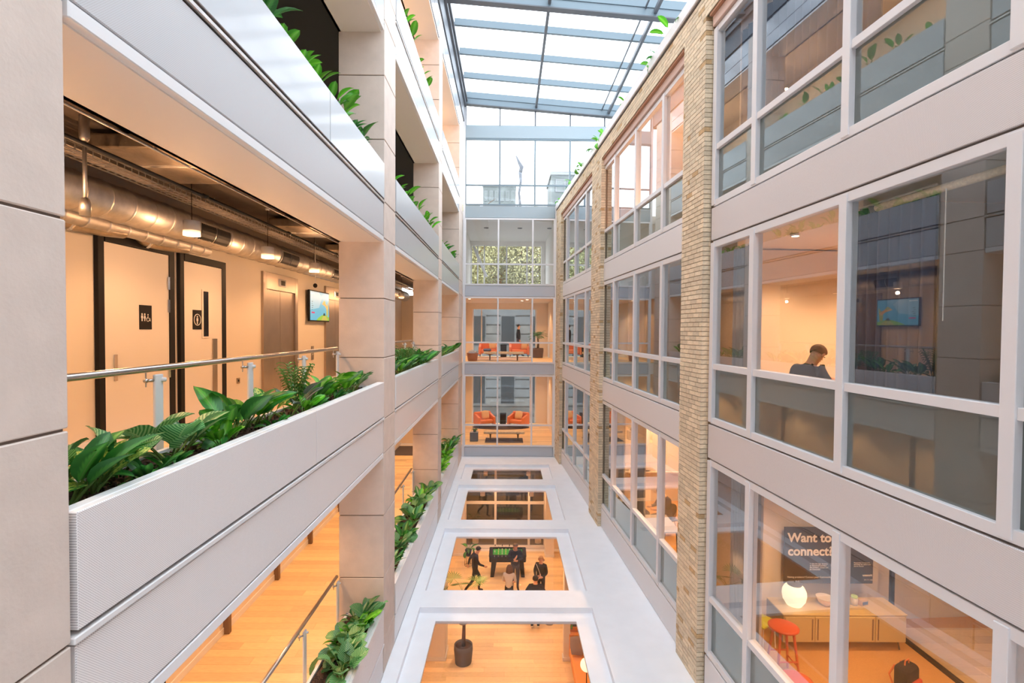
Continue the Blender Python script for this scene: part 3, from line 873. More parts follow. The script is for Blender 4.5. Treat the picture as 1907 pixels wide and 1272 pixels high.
WORDS = {'aglaonema': 'pale-centred narrow-leaved plant', 'peace': 'glossy dark long-leaved plant', 'calathea': 'broad striped-leaf plant',
 'dumb': 'yellow-speckled leafy plant', 'bright': 'fresh light-green leafy plant', 'zz': 'upright plant with small dark leaflets', 'alocasia': 'white-veined arrow-leaf plant', 'bird': 'large bright upright-leaved plant', 'low': 'low tuft of dark leaves'}
def plant(kind, x, y, z, sc, label, group=None, n=None, lean=0, out=0):
    t = thing('leafy_plant', label, 'plant', (x, y, z), random.uniform(0, 6.28), group)
    t.rotation_euler = (0, 0, 0); t.scale = (sc,) * 3
    n = n or SPEC[kind][5]
    if kind == 'zz':
        for i in range(6):
            a = i * 1.05 + random.random(); tip = Vector((math.cos(a) * .14, math.sin(a) * .14, .40 + random.random() * .08))
            st = part(MB().tube([(0, 0, 0), tuple(tip * .5 + Vector((0, 0, .04))), tuple(tip)], [.008, .006, .002], 5), 'stem', 'stem', t, world=False)
            for j in range(9):
                f_ = .25 + j * .085; p = Vector((tip.x * f_ * f_ ** .3, tip.y * f_ * f_ ** .3, tip.z * f_ + .04 * math.sin(PI * f_)))
                for sd in (-1, 1):
                    inst('leaf', LM['zz'][1], st, Matrix.Translation(p) @ Matrix.Rotation(a + sd * 1.25, 4, 'Z') @ Matrix.Rotation(R_(20), 4, 'Y') @ Matrix.Diagonal((1, 1, 1, 1)))
        return t
    a = random.random() * 6
    for i in range(n):
        a += 2.4 + random.uniform(-.35, .35)
        q = (i / n)
        me = LM[kind][min(3, int(q * 4))] if random.random() < .8 else random.choice(LM[kind])
        s = random.uniform(.78, 1.12) * (.8 + .3 * q)
        tl = q * 34 + random.uniform(-6, 6)
        if x < -1.5 and math.cos(a) > .2 and not out:      # over the planter's edge: arch above the lip, never through the panel
            me = LM[kind][0]; tl = min(tl, 16 - 8 * math.cos(a) + (6 if x < -2.35 else 0)); s *= .92
        m = Matrix.Translation((math.cos(a) * .02, math.sin(a) * .02, 0)) @ Matrix.Rotation(a, 4, 'Z') @ Matrix.Rotation(R_(tl), 4, 'Y') @ Matrix.Rotation(random.uniform(-.5, .5), 4, 'X') @ Matrix.Scale(s, 4)
        inst('leaf', me, t, m)
    return t

PTOP = [-4.69, -.88, 2.70, 6.11]
def planter(L, i, y0, y1, joints=(), soilz=None, label=''):
    f, zt = F[L], PTOP[L]
    t = thing('planter_box', label, 'planter', (XW - .3, (y0 + y1) / 2, f))
    mm = 'perf_left' if L < 2 and i < 2 else ('white_metal' if L < 2 else 'white_metal_dimmed')
    ys = [y0 + .02] + list(joints) + [y1 - .04]
    for a, c in zip(ys, ys[1:]):
        part(MB().bbox(XW - .035, XW + .012, a + .006, c - .006, f + .0, zt - .0, r=.005, seg=1), 'front_panel', mm, t)
        part(MB().bbox(XW - .105, XW - .036, a + .003, c - .003, zt - .035, zt + .001, r=.005, seg=1), 'top_lip', 'white_lip', t)
    b = MB(); b.box(XI + .13, XI + .17, y0 + .02, y1 - .02, f - .01, zt - .06); b.box(XI + .13, XW - .04, y0 + .02, y0 + .05, f, zt - .06); b.box(XI + .13, XW - .04, y1 - .07, y1 - .04, f, zt - .06)
    part(b, 'inner_wall', 'white_lip', t)
    sz = zt - .10
    # uneven soil bed
    mb = MB(); nx, ny = 6, max(8, int((y1 - y0) / .16)); vs = []
    for a in range(nx + 1):
        for c in range(ny + 1):
            vs.append((XI + .17 + (XW - .04 - XI - .17) * a / nx, y0 + .05 + (y1 - .07 - y0 - .05) * c / ny, sz + random.uniform(-.02, .025)))
    mb.sm = True; mb.add(vs, [(a * (ny + 1) + c, a * (ny + 1) + c + 1, (a + 1) * (ny + 1) + c + 1, (a + 1) * (ny + 1) + c) for a in range(nx) for c in range(ny)])
    mb.sm = False
    if L == 1 and i == 1:
        for q in range(900):
            yy_ = random.uniform(y0 + .1, y1 - .1); xx_ = random.uniform(XI + .2, XW - .06); s_ = random.uniform(.008, .018)
            mb.box(xx_, xx_ + s_, yy_, yy_ + s_, sz + .0, sz + .015 + s_)
    part(mb, 'soil', 'soil', t, kind='stuff')
    return t, sz
BN = ['bay behind the camera column', 'near bay', 'middle bay', 'far bay']
LVN = ['lowest gallery', 'gallery of the wc doors', 'gallery above the wc doors', 'topmost gallery']
for L in range(4):
    for i, (y0, y1) in enumerate(bays):
        if i == 0 and L not in (1,): continue
        j = {1: (5.47,), 2: (12.2,)}.get(i, ()) if L != 2 else {1: (5.9,), 2: ()}.get(i, ())
        planter(L, i, y0, y1, j, label='long white metal planter edging the %s, %s' % (LVN[L], BN[i]))
NEARP = [  # kind, y, x offset, scale
 ('peace', 2.74, -2.36, 1.1), ('dumb', 2.98, -2.42, 1.15), ('calathea', 2.85, -2.58, 1.1), ('low', 3.22, -2.25, 1.3), ('calathea', 3.36, -2.55, 1.2), ('low', 3.46, -2.28, 1.1), ('calathea', 3.66, -2.42, 1.25), ('peace', 3.12, -2.50, .9),
 ('aglaonema', 3.92, -2.5, 1.0), ('dumb', 2.80, -2.55, 1.0), ('bright', 4.15, -2.32, .8), ('bright', 4.30, -2.52, .9), ('peace', 4.48, -2.42, 1.3), ('low', 4.95, -2.26, 1.1), ('bright', 5.02, -2.50, 1.15), ('peace', 4.86, -2.52, 1.1), ('dumb', 5.35, -2.52, 1.05), ('alocasia', 5.50, -2.36, 1.0), ('zz', 5.95, -2.46, 1.2), ('low', 6.1, -2.30, 1.3), ('bright', 5.75, -2.30, .8), ('aglaonema', 6.6, -2.55, 1.0), ('peace', 6.35, -2.46, 1.05),
 ('bright', 6.75, -2.48, 1.35), ('low', 6.75, -2.28, 1.3), ('bird', 7.05, -2.48, 1.0), ('bright', 7.45, -2.40, 1.2), ('aglaonema', 7.8, -2.35, 1.05), ('peace', 8.05, -2.48, .9)]
for q, (k, y, x, s) in enumerate(NEARP):
    plant(k, x, y, PTOP[1] - .10, s, '%s, %s in the near wc gallery planter' % (WORDS[k], ordn(q)))
def fill(L, i, y0, y1, step, kinds, smin, smax, xs=(-2.42, -2.22), dz=-.10, nleaf=None, gname=''):
    y = y0; q = 0
    while y < y1:
        k = random.choice(kinds); x = random.uniform(*xs)
        tot = int((y1 - y0) / step)
        lab = '%s, %s in the %s %s planter' % (WORDS[k], ordn(min(q, 26)), BN[i].replace(' bay', ''), ['lowest gallery', 'wc gallery', 'upper gallery', 'topmost gallery'][L])
        plant(k, x, y, PTOP[L] + dz, random.uniform(smin, smax) * 1.08, lab, n=nleaf)
        y += step * random.uniform(.8, 1.2); q += 1
fill(1, 2, 9.6, 14.8, .33, ['peace', 'bright', 'aglaonema', 'peace', 'zz'], .95, 1.3)
fill(1, 3, 16.2, 21.0, .42, ['peace', 'bright', 'aglaonema'], 1.0, 1.4, nleaf=10)
fill(0, 1, 6.9, 8.3, .16, ['aglaonema', 'calathea', 'aglaonema', 'bright'], .95, 1.25)
fill(0, 2, 9.9, 14.9, .28, ['aglaonema', 'peace', 'calathea', 'bright', 'low'], 1.0, 1.35)
fill(0, 3, 16.2, 21.0, .36, ['aglaonema', 'peace', 'bright'], 1.0, 1.4, nleaf=10)
fill(2, 1, 3.1, 8.3, .42, ['bird', 'bright', 'peace', 'bright'], .8, 1.1, xs=(-2.32, -2.22))
fill(2, 2, 9.7, 14.9, .55, ['bright', 'bird', 'bright'], .9, 1.15, xs=(-2.32, -2.22))
fill(2, 3, 16.3, 21.0, .65, ['bright', 'peace'], .9, 1.2, xs=(-2.32, -2.22), nleaf=9)
fill(3, 2, 9.8, 14.9, .8, ['bird', 'bright', 'low'], .8, 1.0, xs=(-2.32, -2.22), nleaf=8)
fill(3, 3, 16.3, 21.0, .9, ['bright', 'low'], .8, 1.0, xs=(-2.32, -2.22), nleaf=8)
q = 0
for y, k, s in ((9.3, 'bright', .9), (9.9, 'bird', 1.0), (10.7, 'peace', .9), (11.0, 'bright', 1.0), (11.9, 'low', 1.2), (12.9, 'bright', .9), (14.3, 'low', 1.2), (15.0, 'bright', 1.3), (15.6, 'bright', 1.2), (16.1, 'peace', 1.1), (17.6, 'bright', 1.4), (18.2, 'bright', 1.1), (19.9, 'bright', 1.3), (20.8, 'low', 1.6), (21.5, 'low', 1.6), (22.6, 'bright', 1.3)):
    p = RW(y, .0, 5.60)
    plant(k, p[0], p[1], p[2], s, '%s on the brick parapet, %s' % (WORDS[k], ordn(q) + ' along' if q < 13 else ordn(15 - q) + ' from far end'), n=7); q += 1

# ================================================================== HANDRAILS
def handrail(L, y0, y1, posts, label):
    zr = -.33 + (F[L] - F[1]); t = thing('handrail', label, 'railing', (-2.83, (y0 + y1) / 2, F[L]))
    part(MB().tube([(-2.83, y0, zr), (-2.83, y1, zr)], .027, 12), 'rail', 'steel_brushed', t)
    for y in posts:
        p = part(MB().bbox(-2.80, -2.775, y + .03, y + .125, F[L] - .02, zr - .045, r=.006, seg=1), 'post', 'white_lip', t)
        b = MB(); b.tube([(-2.83, y, zr - .01), (-2.83, y, zr - .14)], .006, 6); b.tube([(-2.83, y, zr - .09), (-2.79, y + .04, zr - .09)], .013, 8); b.ball((-2.83, y, zr - .09), .02, 8, 6)
        part(b, 'bracket', 'steel_brushed', p); part(MB().tube([(-2.81, y + .105, zr - .09), (-2.75, y + .115, zr - .09)], .018, 8), 'bolt_cap', 'white_lip', p)
handrail(1, 2.42, 8.48, (2.7, 4.02, 5.48, 6.94, 8.32), 'brushed steel handrail on white posts in front of the wc doors')
handrail(1, 9.34, 15.1, (10.6, 12.2, 13.8, 15.0), 'brushed steel handrail behind the middle planter of the wc gallery')
handrail(0, 5.2, 8.48, (5.5, 6.94, 8.32), 'brushed steel handrail over the oak floor of the lowest gallery, near bay')
handrail(0, 9.34, 15.1, (10.6, 12.2, 13.6, 15.0), 'brushed steel handrail of the lowest gallery, middle bay')
handrail(0, 15.9, 21.3, (17.4, 19, 20.6), 'brushed steel handrail of the lowest gallery, far bay')

# ================================================================== SERVICES UNDER THE WC GALLERY CEILING
def spiral_duct(name, label, pts, r, step=.34, grilles=()):
    t = thing(name, label, 'air duct', pts[0])
    part(MB().tube(pts, r, 20), 'duct_pipe', 'galvanised', t)
    y = pts[0][1] + .1
    while y < pts[-1][1]:
        part(MB().tube([(pts[0][0], y, pts[0][2]), (pts[0][0], y + .025, pts[0][2])], r + .008, 20), 'seam', 'galvanised', t); y += step
    for g in grilles:
        gp = MB()
        def cx_(u, v, w_): a = R_(v); return (pts[0][0] + (r + w_) * math.cos(a), u, pts[0][2] + (r + w_) * math.sin(a))
        for a0 in range(-52, 20, 12): gp.prism([(g, a0), (g + .8, a0), (g + .8, a0 + 12), (g, a0 + 12)], .004, .018, cx_)
        o = part(gp, 'grille', 'steel_brushed', t)
        gq = MB()
        for a0 in range(-46, 14, 12): gq.prism([(g + .04, a0), (g + .385, a0), (g + .385, a0 + 12), (g + .04, a0 + 12)], .02, .024, cx_); gq.prism([(g + .415, a0), (g + .76, a0), (g + .76, a0 + 12), (g + .415, a0 + 12)], .02, .024, cx_)
        part(gq, 'grille_slots', 'black', o)
        gs = MB()
        for k in range(9):
            for h0 in (g + .04, g + .415): gs.prism([(h0 + .038 * k + .03, -46), (h0 + .038 * k + .036, -46), (h0 + .038 * k + .036, 14), (h0 + .038 * k + .03, 14)], .025, .028, cx_)
        part(gs, 'grille_wires', 'galvanised', o)
    return t
spiral_duct('spiral_duct', 'wide galvanised spiral duct with grilles under the wc gallery ceiling', [(-4.42, 1.0, 1.38), (-4.42, 22, 1.38)], .20, grilles=(7.05, 9.6, 12.4))
spiral_duct('spiral_duct', 'thin galvanised duct running below the wide one along the wc wall', [(-4.62, 1.0, 1.17), (-4.62, 7.9, 1.17)], .085, .3)
for i, y in enumerate((5.5, 6.7)):
    t = thing('flexible_duct', 'silver flexible duct elbow beside the thin duct, %s above the wc doors' % ('first' if i == 0 else 'second'), 'air duct', (-4.75, y, 1.2))
    b = MB(); pts = [(-4.62, y + .7, 1.13), (-4.66, y + .4, 1.12), (-4.72, y + .12, 1.14), (-4.83, y, 1.2)]
    b.tube(pts, [.07, .085, .10, .10], 12)
    part(b, 'flexible_hose', 'foil', t)
    part(MB().tube([(-4.72, y + .11, 1.14), (-4.73, y + .09, 1.145)], .112, 12), 'clamp_ring', 'chrome', t)
t = thing('cable_tray', 'perforated steel cable tray carrying pale cables along the wc gallery', 'cable tray', (-4.05, 2, 1.62))
b = MB()
for x, z in ((-4.15, 1.60), (-4.08, 1.60), (-4.0, 1.60), (-3.93, 1.60), (-4.15, 1.66), (-3.93, 1.66)): b.box(x - .004, x + .004, 1.5, 22, z - .004, z + .004)
part(b, 'long_wires', 'galvanised', t)
b = MB(); y = 1.6
while y < 20: b.box(-4.15, -3.93, y, y + .008, 1.594, 1.600); b.box(-3.932, -3.926, y, y + .008, 1.6, 1.66); y += .10
part(b, 'cross_wires', 'galvanised', t, kind='stuff')
b = MB()
for k in range(5): b.tube([(-4.12 + .04 * k + random.uniform(-.01, .01), 1.5 + 1.0 * j, 1.615 + random.uniform(0, .02)) for j in range(21)], .011, 5)
part(b, 'cables', 'cable', t, kind='stuff')
b = MB()
for y in (3.3, 5.2, 7.1, 9, 10.9, 12.8): part(MB().tube([(-4.04, y, 1.6), (-4.04, y, 1.78)], .006, 5), 'hanger_rod', 'galvanised', t)
# steel pipes, foil-wrapped duct sections and small rods
for i, (x, z, rr, mm, lb) in enumerate(((-3.72, 1.60, .022, 'pipe_black', 'long black steel pipe hung below the wc gallery ceiling'), (-3.35, 1.68, .012, 'galvanised', 'slim pale conduit running beside the black pipe'), (-3.2, 1.72, .012, 'galvanised', 'slim pale conduit close to the soffit edge'))):
    t = thing('ceiling_pipe', lb, 'pipe', (x, 2, z)); part(MB().tube([(x, 1.5, z), (x, 22, z)], rr, 8), 'pipe_run', mm, t)
    if i == 0:
        for y in (3.9, 6.3, 8.7, 11.1): part(MB().tube([(x, y, z), (x, y + .07, z)], .034, 8), 'coupling', 'pipe_black', t)
for i, (y0, y1) in enumerate(((4.9, 6.1), (8.6, 9.6), (11.2, 12.2))):
    t = thing('foil_duct', 'foil-wrapped rectangular duct crossing the ceiling, %s from the camera' % ordn(i), 'air duct', (-3.5, y0, 1.7))
    part(MB().bbox(-4.0, -2.86, y0, y1, 1.685, 1.83, r=.02), 'duct_body', 'foil', t)
    part(MB().bbox(-4.0, -2.86, y0 + .5, y0 + .56, 1.675, 1.84, r=.01), 'tape_band', 'galvanised', t)
t = thing('sprinkler_drop', 'vertical pipe drop with cylindrical speaker head over the first wc door', 'pipe', (-3.9, 4.62, 1.0))
part(MB().tube([(-3.80, 4.65, 1.13), (-3.80, 4.65, 1.66)], .017, 10), 'drop_pipe', 'galvanised', t); part(MB().lathe(-3.80, 4.65, [(.03, 1.10), (.042, 1.0), (.046, .99), (.046, 1.10), (.03, 1.15)], 14), 'head', 'galvanised', t)
part(MB().lathe(-3.80, 4.65, [(.03, 1.66), (.04, 1.69), (.04, 1.88)], 12), 'ceiling_boss', 'galvanised', t)
def pendant(x, y, zb, label, group=None, r=.093, ztop=None, h=.17):
    t = thing('pendant_lamp', label, 'lamp', (x, y, zb), group=group)
    part(MB().lathe(0, 0, [(r * .96, .008), (r, 0), (r, h), (r * .9, h + .006), (.001, h + .006)], 24), 'lamp_shade', 'lamp_white', t, world=False)
    part(MB().lathe(0, 0, [(.001, .004), (r * .93, .004), (r * .93, .010), (.001, .010)], 20), 'diffuser', 'lamp_glow', t, world=False)
    part(MB().tube([(0, 0, h), (0, 0, (ztop or zb + .6) - zb)], .004, 5), 'cord', 'black', t, world=False)
    part(MB().lathe(0, 0, [(.035, (ztop or zb + .6) - zb - .03), (.035, (ztop or zb + .6) - zb)], 10), 'ceiling_rose', 'lamp_white', t, world=False)
    return t
for i, y in enumerate((6.2, 8.14, 10.08, 12.0, 13.9, 16.2, 18.3)):
    pendant(-3.8, y, 1.10, 'white cylinder pendant lamp of the wc gallery, %s from the camera' % ordn(i), ztop=1.885)
pendant(-3.1, 13.2, 1.05, 'white cylinder pendant lamp close to the middle soffit of the wc gallery', ztop=1.885)

# ---- wall screen, call panel, sockets
def screen_art(t, sx, w_, h_, scr):
    """picture on the screen, as flat coloured shapes; sx(u,v,w) with u 0..w, v 0..h"""
    def P(poly, m, lev, nm='picture'): part(MB().prism([(a * w_, c * h_) for a, c in poly], lev, lev + .0006, sx), nm, m, scr)
    P([(0, 0), (1, 0), (1, 1), (0, 1)], 'screen_sky', .001)
    P([(0, .35), (.45, .45), (.6, .8), (.45, 1), (0, 1)], 'screen_cloud', .0018)
    P([(.3, 0), (.42, .10), (.62, .20), (.82, .20), (1, .12), (1, 0)], 'screen_green', .0026)
    P([(.55, 0), (.66, .16), (.80, .17), (.92, .04), (.9, 0)], 'screen_yellow', .0034)
    P([(.60, .60), (.72, .70), (.95, .48), (.90, .38), (.78, .52)], 'screen_orange', .0034)
    P([(.64, .66), (.74, .74), (.80, .66), (.74, .60)], 'screen_yellow', .0042)
    P([(.84, .42), (.97, .72), (.94, .20), (.86, .14)], 'screen_yellow', .0026)
    P([(.66, .18), (.70, .28), (.76, .26), (.78, .18)], 'screen_dark', .0044)
    P([(.06, .24), (.22, .24), (.22, .29), (.06, .29)], 'screen_red', .0034)
    for k in range(5): P([(.06, .36 + k * .07), (.06 + .05 + .02 * (k % 3), .36 + k * .07), (.06 + .05 + .02 * (k % 3), .375 + k * .07), (.06, .375 + k * .07)], 'screen_dark', .0034, 'caption')
    P([(.02, .90), (.22, .90), (.22, .94), (.02, .94)], 'screen_white', .0034, 'caption')
t = thing('wall_screen', 'lit flat screen showing a blue and green picture between the lifts', 'screen', (XB + .05, 12.9, .2))
part(MB().bbox(XB + .06, XB + .11, 12.28, 13.62, .17, .93, r=.008, seg=1), 'casing', 'black', t)
part(box(XB, XB + .06, 12.8, 13.1, .45, .7), 'wall_bracket', 'black', t)
sc_ = part(box(XB + .11, XB + .112, 12.31, 13.59, .20, .90), 'display', 'black_gloss', t)
screen_art(t, lambda u, v, w_: (XB + .112 + w_, 12.31 + u, .20 + v), 1.28, .70, sc_)
t = thing('call_panel', 'steel lift call panel under the wall screen', 'switch', (XB, 12.7, -.6)); part(MB().bbox(XB, XB + .014, 12.65, 12.80, -.78, -.44, r=.003, seg=1), 'plate', 'lift_steel', t)
for z in (-.55, -.65): part(MB().tube([(XB + .012, 12.725, z), (XB + .022, 12.725, z)], .02, 10), 'button', 'chrome', t)
t = thing('wall_socket', 'small steel socket low on the wall by the first lift', 'socket', (XB, 9.3, -.95)); part(MB().bbox(XB, XB + .012, 9.18, 9.28, -1.0, -.9, r=.003, seg=1), 'plate', 'lift_steel', t)
part(box(XB + .012, XB + .014, 9.21, 9.25, -.97, -.93), 'switch_rocker', 'black', t)
t = thing('wall_sensor', 'small white wall sensor left of the first wc door', 'sensor', (XB, 5.5, .7)); t['label'] = 'small white wall sensor beside the first wc door'
part(MB().bbox(XB, XB + .05, 5.50, 5.60, .82, .92, r=.01), 'housing', 'lamp_white', t); part(MB().ball((XB + .05, 5.55, .82), .035), 'lens', 'lamp_white', t)
t = thing('security_camera', 'small dome camera hanging on a rod before the lifts', 'camera', (-4.2, 11.2, .9)); part(MB().tube([(-4.2, 11.2, 1.885), (-4.2, 11.2, .97)], .008, 6), 'rod', 'lamp_white', t); part(MB().ball((-4.2, 11.2, .93), (.045, .045, .05)), 'dome', 'black', t)

# ================================================================== FAR LOUNGES
def cushion(name, label, m, loc, rz, rx, s=.45, th=.12, sy=None):
    t = thing(name, label, 'cushion', loc, rz)
    bm = bmesh.new(); bmesh.ops.create_grid(bm, x_segments=8, y_segments=8, size=.5)
    vs = [v.co.copy() for v in bm.verts]; fs = [[v.index for v in f.verts] for f in bm.faces]; bm.free()
    mb = MB(); mb.sm = True
    def hh(v): return th / 2 * ((1 - (2 * v.x) ** 4) * (1 - (2 * v.y) ** 4)) ** .5 if abs(v.x) < .499 and abs(v.y) < .499 else 0
    M_ = Matrix.Rotation(rx, 4, 'X')
    def T_(v, sg):
        k = 1 - .10 * (abs(2 * v.x * 2 * v.y))
        p = M_ @ Vector((v.x * s * k, v.y * (sy or s) * k, sg * hh(v)))
        return (p.x, p.y, p.z + abs(math.sin(rx)) * (sy or s) / 2 + th / 2 * abs(math.cos(rx)))
    mb.add([T_(v, 1) for v in vs], fs); mb.add([T_(v, -1) for v in vs], [f[::-1] for f in fs])
    part(mb, 'cushion_body', m, t, world=False)
    return t
def armchair(label, loc, rz, w_=1.0, flare=0):
    """leather armchair facing -Y in its own coordinates"""
    t = thing('armchair', label, 'armchair', loc, rz)
    part(MB().bbox(-w_ / 2 + .12, w_ / 2 - .12, -.38, .25, .22, .42, r=.05), 'seat', 'orange_leather', t, world=False)
    part(MB().bbox(-w_ / 2 + .02, w_ / 2 - .02, .20, .38, .18, .80, r=.05), 'backrest', 'orange_leather', t, world=False)
    for s in (-1, 1):
        part(MB().prism([(-.40, .16), (.36, .16), (.36, .74), (-.36, .56)], s * (w_ / 2 - .12), s * w_ / 2, lambda u, v, q: (q, u, v)), 'arm', 'orange_leather', t, world=False)
        for yy_ in (-.34, .32): part(MB().tube([(s * (w_ / 2 - .08), yy_, .17), (s * (w_ / 2 - .05), yy_ * 1.04, 0)], [.014, .010], 6), 'leg', 'black', t, world=False)
    return t
def bench(label, loc, w_=1.95, z=.42):
    t = thing('bench', label, 'bench', loc)
    part(MB().bbox(-w_ / 2, w_ / 2, -.25, .25, z - .09, z, r=.03), 'seat', 'bench_cream', t, world=False)
    for k in range(13): part(MB().bbox(-w_ / 2 + .02 + k * w_ / 13, -w_ / 2 + (k + 1) * w_ / 13 - .01, -.255, .255, z - .02, z + .012, r=.01, seg=1), 'channel', 'bench_cream', t, world=False)
    for s in (-1, 1):
        part(MB().lathe(s * w_ * .34, 0, [(.20, z - .09), (.17, z - .11), (.04, z - .15), (.03, .02), (.03, 0)], 12), 'leg', 'stem_brown', t, world=False)
    return t
zl1, zl0 = -1.50, -5.30
armchair('orange leather armchair in the upper lounge, beside the palm-free end wall', (-1.05, 27.9, zl1), .0, 1.05)['label'] = 'orange leather armchair in the upper far lounge, on the basket side'
armchair('orange leather armchair in the upper far lounge, on the potted palm side', (.62, 27.9, zl1), -.0, 1.1)
armchair('orange leather armchair in the lower far lounge, by the grey box table', (-1.25, 27.8, zl0), .45, 1.0)
armchair('orange leather armchair turned inward in the lower far lounge, on the plain wall side', (.60, 27.8, zl0), -.5, 1.0)
cushion('cushion', 'tan cushion on the upper lounge armchair above the basket', 'tan_cushion', (-.82, 27.85, zl1 + .42), .2, R_(70), .42)
cushion('cushion', 'patterned tan cushion on the upper armchair by the potted palm', 'tan_cushion', (.92, 27.9, zl1 + .42), -.3, R_(68), .42)
cushion('cushion', 'tan cushion on the lower armchair by the grey box table', 'tan_cushion', (-1.2, 27.85, zl0 + .42), .45, R_(72), .46)
cushion('cushion', 'tan cushion on the lower armchair on the plain wall side', 'tan_cushion', (.62, 27.85, zl0 + .42), -.5, R_(66), .46)
cushion('cushion', 'dark blue cushion lying on the cream bench of the upper lounge', 'blue_cushion', (-1.0, 24.9, zl1 + .44), 0, 0, .42, .14)
bench('cream channelled bench near the glass in the upper far lounge', (-.2, 24.7, zl1))
bench('cream channelled bench on a dark rug in the lower far lounge', (-.15, 24.5, zl0))
for zz, nm in ((zl1, 'upper'), (zl0, 'lower')):
    t = thing('side_table', 'black cube side table between the %s lounge armchairs' % nm, 'table', (-.24, 28.2, zz))
    part(MB().bbox(-.17, .17, -.17, .17, 0, .66, r=.01, seg=1), 'cabinet', 'black_gloss', t, world=False); part(MB().bbox(-.18, .18, -.18, .18, .66, .68, r=.006, seg=1), 'table_top', 'black', t, world=False)
    part(box(-.172, .172, -.176, -.172, .30, .315), 'drawer_line', 'steel_grey', t, world=False)
t = thing('rug', 'dark rug under the cream bench in the lower lounge', 'rug', (-.1, 24.4, zl0)); part(MB().bbox(-.95, .85, -.55, .55, .001, .012, r=.004, seg=1), 'rug_pile', 'rug_dark', t, world=False)
t = thing('rug', 'pale rug under the cream bench in the upper lounge', 'rug', (-.1, 26.0, zl1)); part(MB().bbox(-1.5, 1.3, -1.4, 1.6, .001, .010, r=.004, seg=1), 'rug_pile', 'rug_grey', t, world=False)
t = thing('rug', 'dark rug beneath the two lower lounge armchairs', 'rug', (-.35, 27.7, zl0)); part(MB().lathe(0, 0, [(1.55, .001), (1.55, .012)], 24, sy=.45), 'rug_pile', 'rug_dark', t, world=False)
t = thing('basket', 'reddish woven basket with a grey blanket in the upper lounge', 'basket', (-1.68, 24.4, zl1))
part(MB().lathe(0, 0, [(.20, 0), (.22, .02), (.27, .36), (.28, .38), (.255, .37), (.2, .05), (.001, .04)], 20), 'basket_body', 'wicker', t, world=False)
for q in range(3): part(MB().lathe(0, 0, [(.228 + q * .016, .08 + q * .1), (.238 + q * .016, .09 + q * .1), (.234 + q * .016, .10 + q * .1)], 20), 'woven_band', 'wicker', t, world=False)
t = thing('blanket', 'grey folded blanket heaped in the reddish basket', 'blanket', (-1.68, 24.4, zl1 + .33))
b = MB(); b.ball((-.06, 0, .05), (.17, .16, .13), 10, 6); b.ball((.08, .02, .03), (.15, .15, .12), 10, 6); b.ball((-.02, .05, .11), (.09, .09, .10), 8, 5); part(b, 'blanket_folds', 'curtain_grey', t, world=False)
def pot(mb_r0, mb_r1, h, t, m='pot_grey'):
    part(MB().lathe(0, 0, [(mb_r0, 0), (mb_r0 * 1.03, .02), (mb_r1, h * .75), (mb_r1 * .97, h), (mb_r1 * .88, h), (mb_r1 * .86, h - .06), (.001, h - .06)], 24), 'pot', m, t, world=False)
    part(MB().lathe(0, 0, [(.001, h - .055), (mb_r1 * .85, h - .055), (mb_r1 * .85, h - .045), (.001, h - .04)], 16), 'soil', 'soil', t, world=False)
def palm(label, loc, ptr, h, th, nfr, fl, potm='pot_grey', feather=True, droop=1.0, trunkr=.05):
    t = thing('potted_palm', label, 'potted plant', loc)
    pot(ptr * .85, ptr, h, t, potm)
    part(MB().tube([(0, 0, h - .05), (.02, .01, h + th * .5), (-.01, 0, h + th)], [trunkr * 1.4, trunkr, trunkr * .8], 8), 'trunk', 'stem_brown', t, world=False)
    for i in range(nfr):
        a = i * 2.4; el = R_(75 - 60 * (i / nfr)); mb = MB(); p = Vector((0, 0, h + th)); e = el; pts = []
        for k in range(8):
            pts.append(p.copy()); p = p + Vector((math.cos(a) * math.cos(e), math.sin(a) * math.cos(e), math.sin(e))) * fl / 8; e -= R_(9 * droop)
        mb.tube(pts, .006, 4)
        if feather:
            for k in range(2, 8):
                for s in (-1, 1):
                    d = Vector((-math.sin(a) * s, math.cos(a) * s, -.2)) * fl * .26 * (1 - abs(k - 4) * .1) + (pts[k] - pts[k - 1]) * 1.2
                    u = Vector((0, 0, .018)); f_ = (pts[k] - pts[k - 1]).normalized() * .022
                    mb.add([pts[k] - f_, pts[k] + d * .5 - f_ * 1.2 + u, pts[k] + d, pts[k] + d * .5 + f_ * 1.2 + u, pts[k] + f_], [(0, 1, 2, 3, 4)])
        else:   # fan of pleated fingers
            c0 = pts[-1]; rd = (pts[-1] - pts[-2]).normalized(); sd = Vector((-math.sin(a), math.cos(a), 0)); up = rd.cross(sd)
            for k in range(17):
                g = R_(-115 + 230 * k / 16); d = (rd * math.cos(g) + sd * math.sin(g)).normalized(); w2 = (sd * math.cos(g) - rd * math.sin(g)) * .018
                L2 = fl * .62 * (1 - .25 * abs(k - 8) / 8)
                mb.add([c0, c0 + d * L2 * .6 + w2 + up * .01, c0 + d * L2, c0 + d * L2 * .6 - w2 + up * .01], [(0, 1, 2, 3)])
        part(mb, 'frond', 'leaf_deep' if feather else 'leaf_fan', t, world=False)
    return t
mat('leaf_fan', (.12, .22, .05), .5)
palm('tall potted palm in a brown tub in the upper far lounge', (1.62, 27.6, zl1), .31, .52, .55, 13, .6, 'pot_brown')
t = thing('side_table', 'dark grey box table holding a small plant in the lower lounge', 'table', (-1.58, 24.3, zl0))
part(MB().bbox(-.19, .19, -.19, .19, 0, .42, r=.01, seg=1), 'box_body', 'pot_grey', t, world=False); part(MB().bbox(-.18, .18, -.18, .18, .42, .43, r=.004, seg=1), 'table_top', 'curtain_grey', t, world=False)
